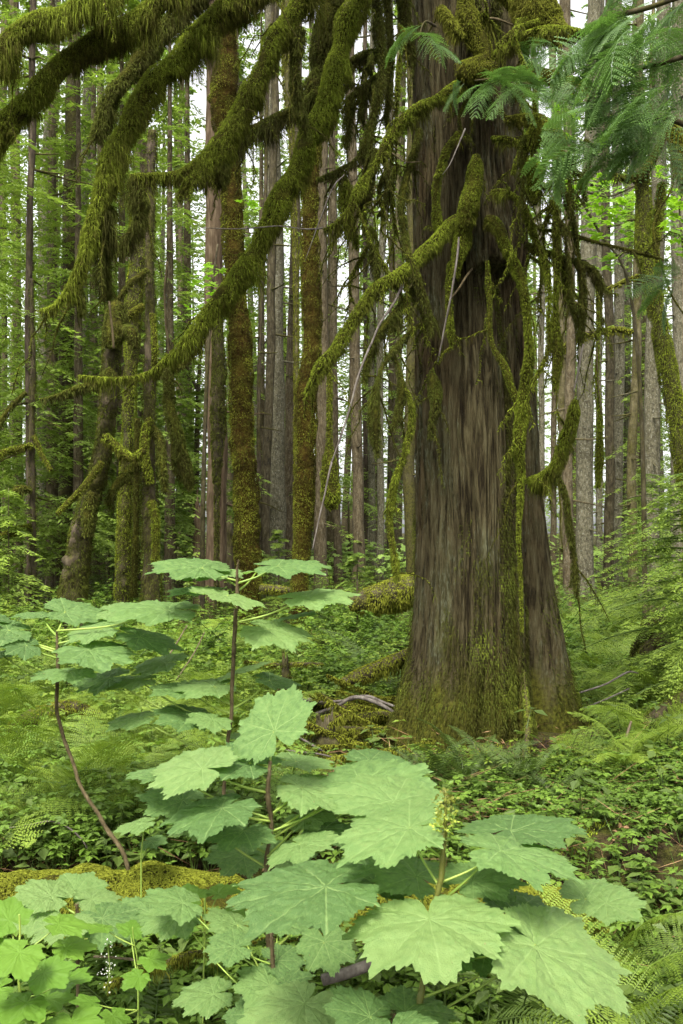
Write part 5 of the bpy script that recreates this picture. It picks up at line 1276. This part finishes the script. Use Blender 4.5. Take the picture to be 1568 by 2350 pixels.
leafy('understory_shrub', 'airy light green shrub on the slope left of the gnarled cedar', [[(20,1000,20,3),(25,1200,20,5)]], [(20,1150,20,60,60,240), (40,900,22,50,60,170), (60,1270,18,50,30,140), (110,1050,23,30,90,120)], 5, .12, HERBY)
leafy('understory_shrub', 'light green shrub filling the gap between twin trunk and stump', [[(400,1180,20,3),(402,1260,20,4)]], [(400,1230,20,25,40,160), (410,1150,21,25,40,110), (240,1240,21,12,40,50), (590,1290,20,16,20,30)], 6, .12, FARG)
leafy('understory_shrub', 'thin shrub glowing behind the trunks left of the big cedar', [[(800,1150,26,2),(802,1280,26,4)]], [(800,1270,26,50,25,200), (720,1290,24,40,15,80), (900,1290,24,30,20,90), (890,1100,30,25,90,160), (800,950,32,50,90,160)], 7, .14, FARG)
leafy('understory_shrub', 'thin shrub glowing behind the trunks right of the big cedar', [[(1330,1200,26,2),(1332,1290,26,4)]], [(1330,1290,24,60,25,200), (1440,1260,26,60,40,200), (1300,1130,30,30,90,150), (1440,1050,32,50,90,150)], 8, .14, FARG)

# ------------------------------------------------------------------ undergrowth nobody could count
def herbs(name, mat, count, seed, region, size, height, density=None, whorl=6):
    r = rngf(seed)
    x0, x1, y0, y1 = region
    px = x0 + (x1 - x0) * r.random(count); py = y0 + (y1 - y0) * r.random(count)
    Y = 1.55 * FP / (py - HZ)
    for _ in range(4):
        X = (px - CXP) / FP * Y; z = ground(X, Y)
        Y = np.clip((CAMZ - z) * FP / (py - HZ), 2.2, 70)
    X = (px - CXP) / FP * Y
    keep = np.hypot(X - 1.02, Y - CY) > .85
    keep &= ~((Y > 4.0) & (Y < 4.52) & (X < 1.0))
    pt = fbm(np.stack([X * .9, Y * .9, X * 0 + seed], -1), 3, seed)
    keep &= r.random(count) < (.55 + 1.3 * pt) if density is None else r.random(count) < density(X, Y, pt)
    X, Y = X[keep], Y[keep]; n = len(X); z = ground(X, Y)
    hh = height(X, Y) * (.5 + .8 * r.random(n)); sz = np.maximum(size, .0027 * Y) * (.7 + .6 * r.random(n))
    C = []; D = []; S = []; L = []; Wd = []; Tn = []
    for lay in range(2):
        tx = X + r.normal(0, .06, n); ty = Y + r.normal(0, .06, n); tz = z + hh * (1 - .38 * lay)
        tl = r.normal(0, .22, (n, 2)); ph = r.random(n) * 6.28; base_t = .2 + .5 * r.random(n)
        for q in range(whorl):
            a = ph + q * 6.283 / whorl + r.normal(0, .2, n)
            d = nrm(np.stack([np.cos(a), np.sin(a), -.18 + tl[:, 0] * np.cos(a) + tl[:, 1] * np.sin(a)], -1))
            C.append(np.stack([tx, ty, tz], -1) + d * sz[:, None] * .15); D.append(d)
            S.append(nrm(np.cross(np.array([0, 0, 1.0]) + r.normal(0, .2, (n, 3)), d))); L.append(sz * (.8 + .4 * r.random(n))); Wd.append(sz * .62); Tn.append(base_t + .2 * r.random(n))
        C.append(np.stack([X, Y, z], -1)); e = np.stack([tx - X, ty - Y, tz - z], -1); D.append(nrm(e)); S.append(np.tile([1.0, 0, 0], (n, 1))); L.append(np.linalg.norm(e, axis=1) * 1.05); Wd.append(sz * .10); Tn.append(np.full(n, .3))
    V, F, t = rhombs(np.vstack(C), np.vstack(D), np.vstack(S), np.concatenate(L), np.concatenate(Wd), .14, np.clip(np.concatenate(Tn), 0, 1))
    o = MB().add(V, F, tint=t).build(name, mat, smooth=False)
    return o
def dens(X, Y, pt):
    bare = np.exp(-(((X - 1.25) / .75) ** 2 + ((Y - 5.75) / .55) ** 2))
    bank = .5 * (X > .3) * (Y > 4.6) * (Y < 5.5)
    pile = np.exp(-(((X - .08) / .52) ** 4 + ((Y - 6.5) / 1.5) ** 4))
    return (.62 + .9 * pt) * (1 - .92 * bare) * (1 - .55 * bank) * (1 - .95 * pile) * np.where(Y < 4, .55, 1)
def hgt(X, Y):
    h = .20 + .22 * sst(5, 8, Y) + .3 * sst(12, 25, Y)
    return h * (1 - .6 * np.exp(-(((X - 1.3) / 1.1) ** 2 + ((Y - 6) / 1.1) ** 2))) * np.where(X < -.2, 1.25, .85)
o = herbs('undergrowth', HERB, 17000, 3, (-350, 1920, 1285, 2480), .042, hgt, dens)
tag(o, 'low green herbs covering the forest floor', 'undergrowth', kind='stuff')
o = herbs('undergrowth', HERBY, 9000, 8, (-350, 1920, 1275, 1800), .042, hgt, dens, 5)
tag(o, 'sunlit yellow-green herbs among the trunks', 'undergrowth', kind='stuff')
o = herbs('undergrowth', HERB, 7000, 12, (820, 1900, 1640, 2060), .020, lambda X, Y: .06 + 0 * X, lambda X, Y, pt: .35 + 1.4 * pt, 7)
tag(o, 'tiny creeping leaves on the mossy bank right of the cedar', 'ground cover', kind='stuff')

o = herbs('undergrowth', FERND, 3600, 31, (-350, 1920, 1330, 2480), .085, lambda X, Y: .24 + .12 * sst(5, 9, Y), lambda X, Y, pt: dens(X, Y, pt) * (.25 + 1.2 * np.clip(pt, 0, 1)), 3)
tag(o, 'darker broad-leaved herbs in drifts on the forest floor', 'undergrowth', kind='stuff')

def litter():
    r = rngf(6); n = 5200
    px = -200 + 2000 * r.random(n); py = 1420 + 1000 * r.random(n) ** .8
    Y = 1.55 * FP / (py - HZ)
    X = (px - CXP) / FP * Y; z = ground(X, Y) + .012
    keep = (fbm(np.stack([X, Y, X * 0], -1) * 1.6, 3, 9) > -.05) | (np.hypot(X - 1.2, Y - 5.7) < .9)
    X, Y, z = X[keep], Y[keep], z[keep]; n = len(X)
    a = r.random(n) * 6.28; d = nrm(np.stack([np.cos(a), np.sin(a), r.normal(0, .25, n)], -1))
    s = np.maximum(.035, .003 * Y) * (.5 + r.random(n))
    V, F, t = rhombs(np.stack([X, Y, z], -1), d, nrm(np.cross(np.array([0, 0, 1.0]) + r.normal(0, .35, (n, 3)), d)), s, s * .6, .25, r.random(n))
    o = MB().add(V, F, tint=t).build('leaf_litter', DEAD, smooth=False)
    tag(o, 'fallen brown leaves scattered over the forest floor', 'leaf litter', kind='stuff')
    # fine twigs and needles
    n = 6000
    px = -200 + 2000 * r.random(n); py = 1430 + 1000 * r.random(n); Y = 1.55 * FP / (py - HZ); X = (px - CXP) / FP * Y; z = ground(X, Y) + .02 + .06 * r.random(n)
    a = r.random(n) * 6.28; d = nrm(np.stack([np.cos(a), np.sin(a), r.normal(0, .3, n)], -1)); s = (.08 + .35 * r.random(n) ** 2)
    V, F, t = rhombs(np.stack([X, Y, z], -1), d, nrm(np.cross(d, r.normal(0, 1, (n, 3)))), s, np.maximum(.004, .0008 * Y), 0, r.random(n))
    o = MB().add(V, F, tint=t).build('twig_litter', DEAD, smooth=False)
    tag(o, 'fine dead twigs strewn over the forest floor', 'twigs', kind='stuff')
    # moss fuzz over the ground near the camera
    n = 90000
    px = -250 + 2100 * r.random(n); py = 1500 + 960 * r.random(n); Y = 1.6 * FP / (py - HZ); X = (px - CXP) / FP * Y; z = ground(X, Y) - .005
    keep = fbm(np.stack([X, Y, X * 0], -1) * 1.3, 3, 21) > -.12
    X, Y, z = X[keep], Y[keep], z[keep]; n = len(X)
    d = nrm(np.stack([r.normal(0, .6, n), r.normal(0, .6, n), np.ones(n)], -1)); s = np.maximum(.03, .005 * Y) * (.4 + r.random(n))
    V, F, t = rhombs(np.stack([X, Y, z], -1), d, nrm(np.cross(d, r.normal(0, 1, (n, 3)))), s, np.maximum(.007, .0016 * Y), 0, np.clip(.28 + .25 * (X > .3) + .5 * vn(np.stack([X, Y, z], -1) * 3, 2) + r.normal(0, .15, n), 0, 1))
    o = MB().add(V, F, tint=t).build('moss_carpet', MOSS, smooth=False)
    tag(o, 'green moss carpeting the forest floor', 'moss', kind='stuff')
litter()

# ------------------------------------------------------------------ leafy shrubs among the herbs
SHR = []
def shrub_mesh(seed):
    r = rngf(seed); C = []; D = []; S = []; L = []; Wd = []; Tn = []
    mb = MB()
    for k in range(11):
        a = r.random() * 6.28; l = .35 + .45 * r.random(); sp = .25 + .35 * r.random()
        ss = np.linspace(0, 1, 9)[:, None]
        p = np.array([math.cos(a) * sp, math.sin(a) * sp, 0]) * ss ** 1.2 + np.array([0, 0, l]) * (ss - .22 * ss ** 3)
        p = p + r.normal(0, .012, (9, 3)) * ss
        mb.add(*tube(p, np.linspace(.005, .002, 9), 5, cap=False), tint=.1)
        tn = .2 + .5 * r.random()
        for i in range(3, 9):
            for q in range(3):
                b = p[i] + r.normal(0, .03, 3); az = r.random() * 6.28
                for t_ in (-55, 0, 55):
                    aa = az + math.radians(t_); d = nrm(np.array([math.cos(aa), math.sin(aa), r.normal(-.1, .2)]))
                    C.append(b); D.append(d); S.append(nrm(np.cross([r.normal(0, .2), r.normal(0, .2), 1], d))); z = .040 + .035 * r.random(); L.append(z); Wd.append(z * .58); Tn.append(tn + .2 * r.random())
    V, F, t = rhombs(np.array(C), np.array(D), np.array(S), np.array(L), np.array(Wd), .12, np.clip(Tn, 0, 1))
    return mb.add(V, F, tint=t).data('understory_shrub', HERB, smooth=False)
SHR = [shrub_mesh(k) for k in range(4)]
def shrubs():
    r = rngf(88); k = 0
    while k < 110:
        y = 1335 + 260 * r.random(); x = -120 + 1800 * r.random()
        Y = 1.5 * FP / (y - HZ); X = (x - CXP) / FP * Y
        if Y > 17 or math.hypot(X - 1, Y - 7) < 1.3 or (-.4 < X < .6 and 5 < Y < 8.2): continue
        o = bpy.data.objects.new('understory_shrub', SHR[k % 4]); COL.objects.link(o)
        o.location = (X, Y, gz(X, Y) - .03); o.rotation_euler = (0, 0, r.random() * 6.28); q = .7 + .6 * r.random(); o.scale = (q, q, q * (.8 + .4 * r.random()))
        tag(o, 'small leafy green shrub among the herbs on the forest floor', 'shrub', 'leafy shrubs among the herbs'); k += 1
shrubs()

def pile():
    r = rngf(12)
    for k in range(20):
        x0 = 690 + 230 * r.random(); y0 = 1570 + 170 * r.random(); Y = 6.3 + 1.4 * (1740 - y0) / 170 + r.normal(0, .1); l = 60 + 110 * r.random(); a = r.normal(0, .35)
        w = 2.5 + 5 * r.random() ** 2
        pts = [(x0 - l * math.cos(a), y0 - l * math.sin(a), Y, w), (x0 - .3 * l, y0 - .3 * l * math.sin(a) - 6 * r.random(), Y + r.normal(0, .1), w * 1.1), (x0 + .4 * l, y0 + .4 * l * math.sin(a) + r.normal(0, 6), Y + r.normal(0, .1), w), (x0 + l * math.cos(a), min(y0 + l * math.sin(a), 1765), Y, w * .5)]
        g = k % 4 == 0
        log('fallen_branch', 'thin bare stick tangled in the branch pile beside the cedar' if g else 'mossy stick tangled in the branch pile beside the cedar', pts, GREY if g else MOSSB, None if g else MOSSY, .045, .9, 1.0, .3, 300 + k, 'branch', 'fallen branches and sticks')
pile()
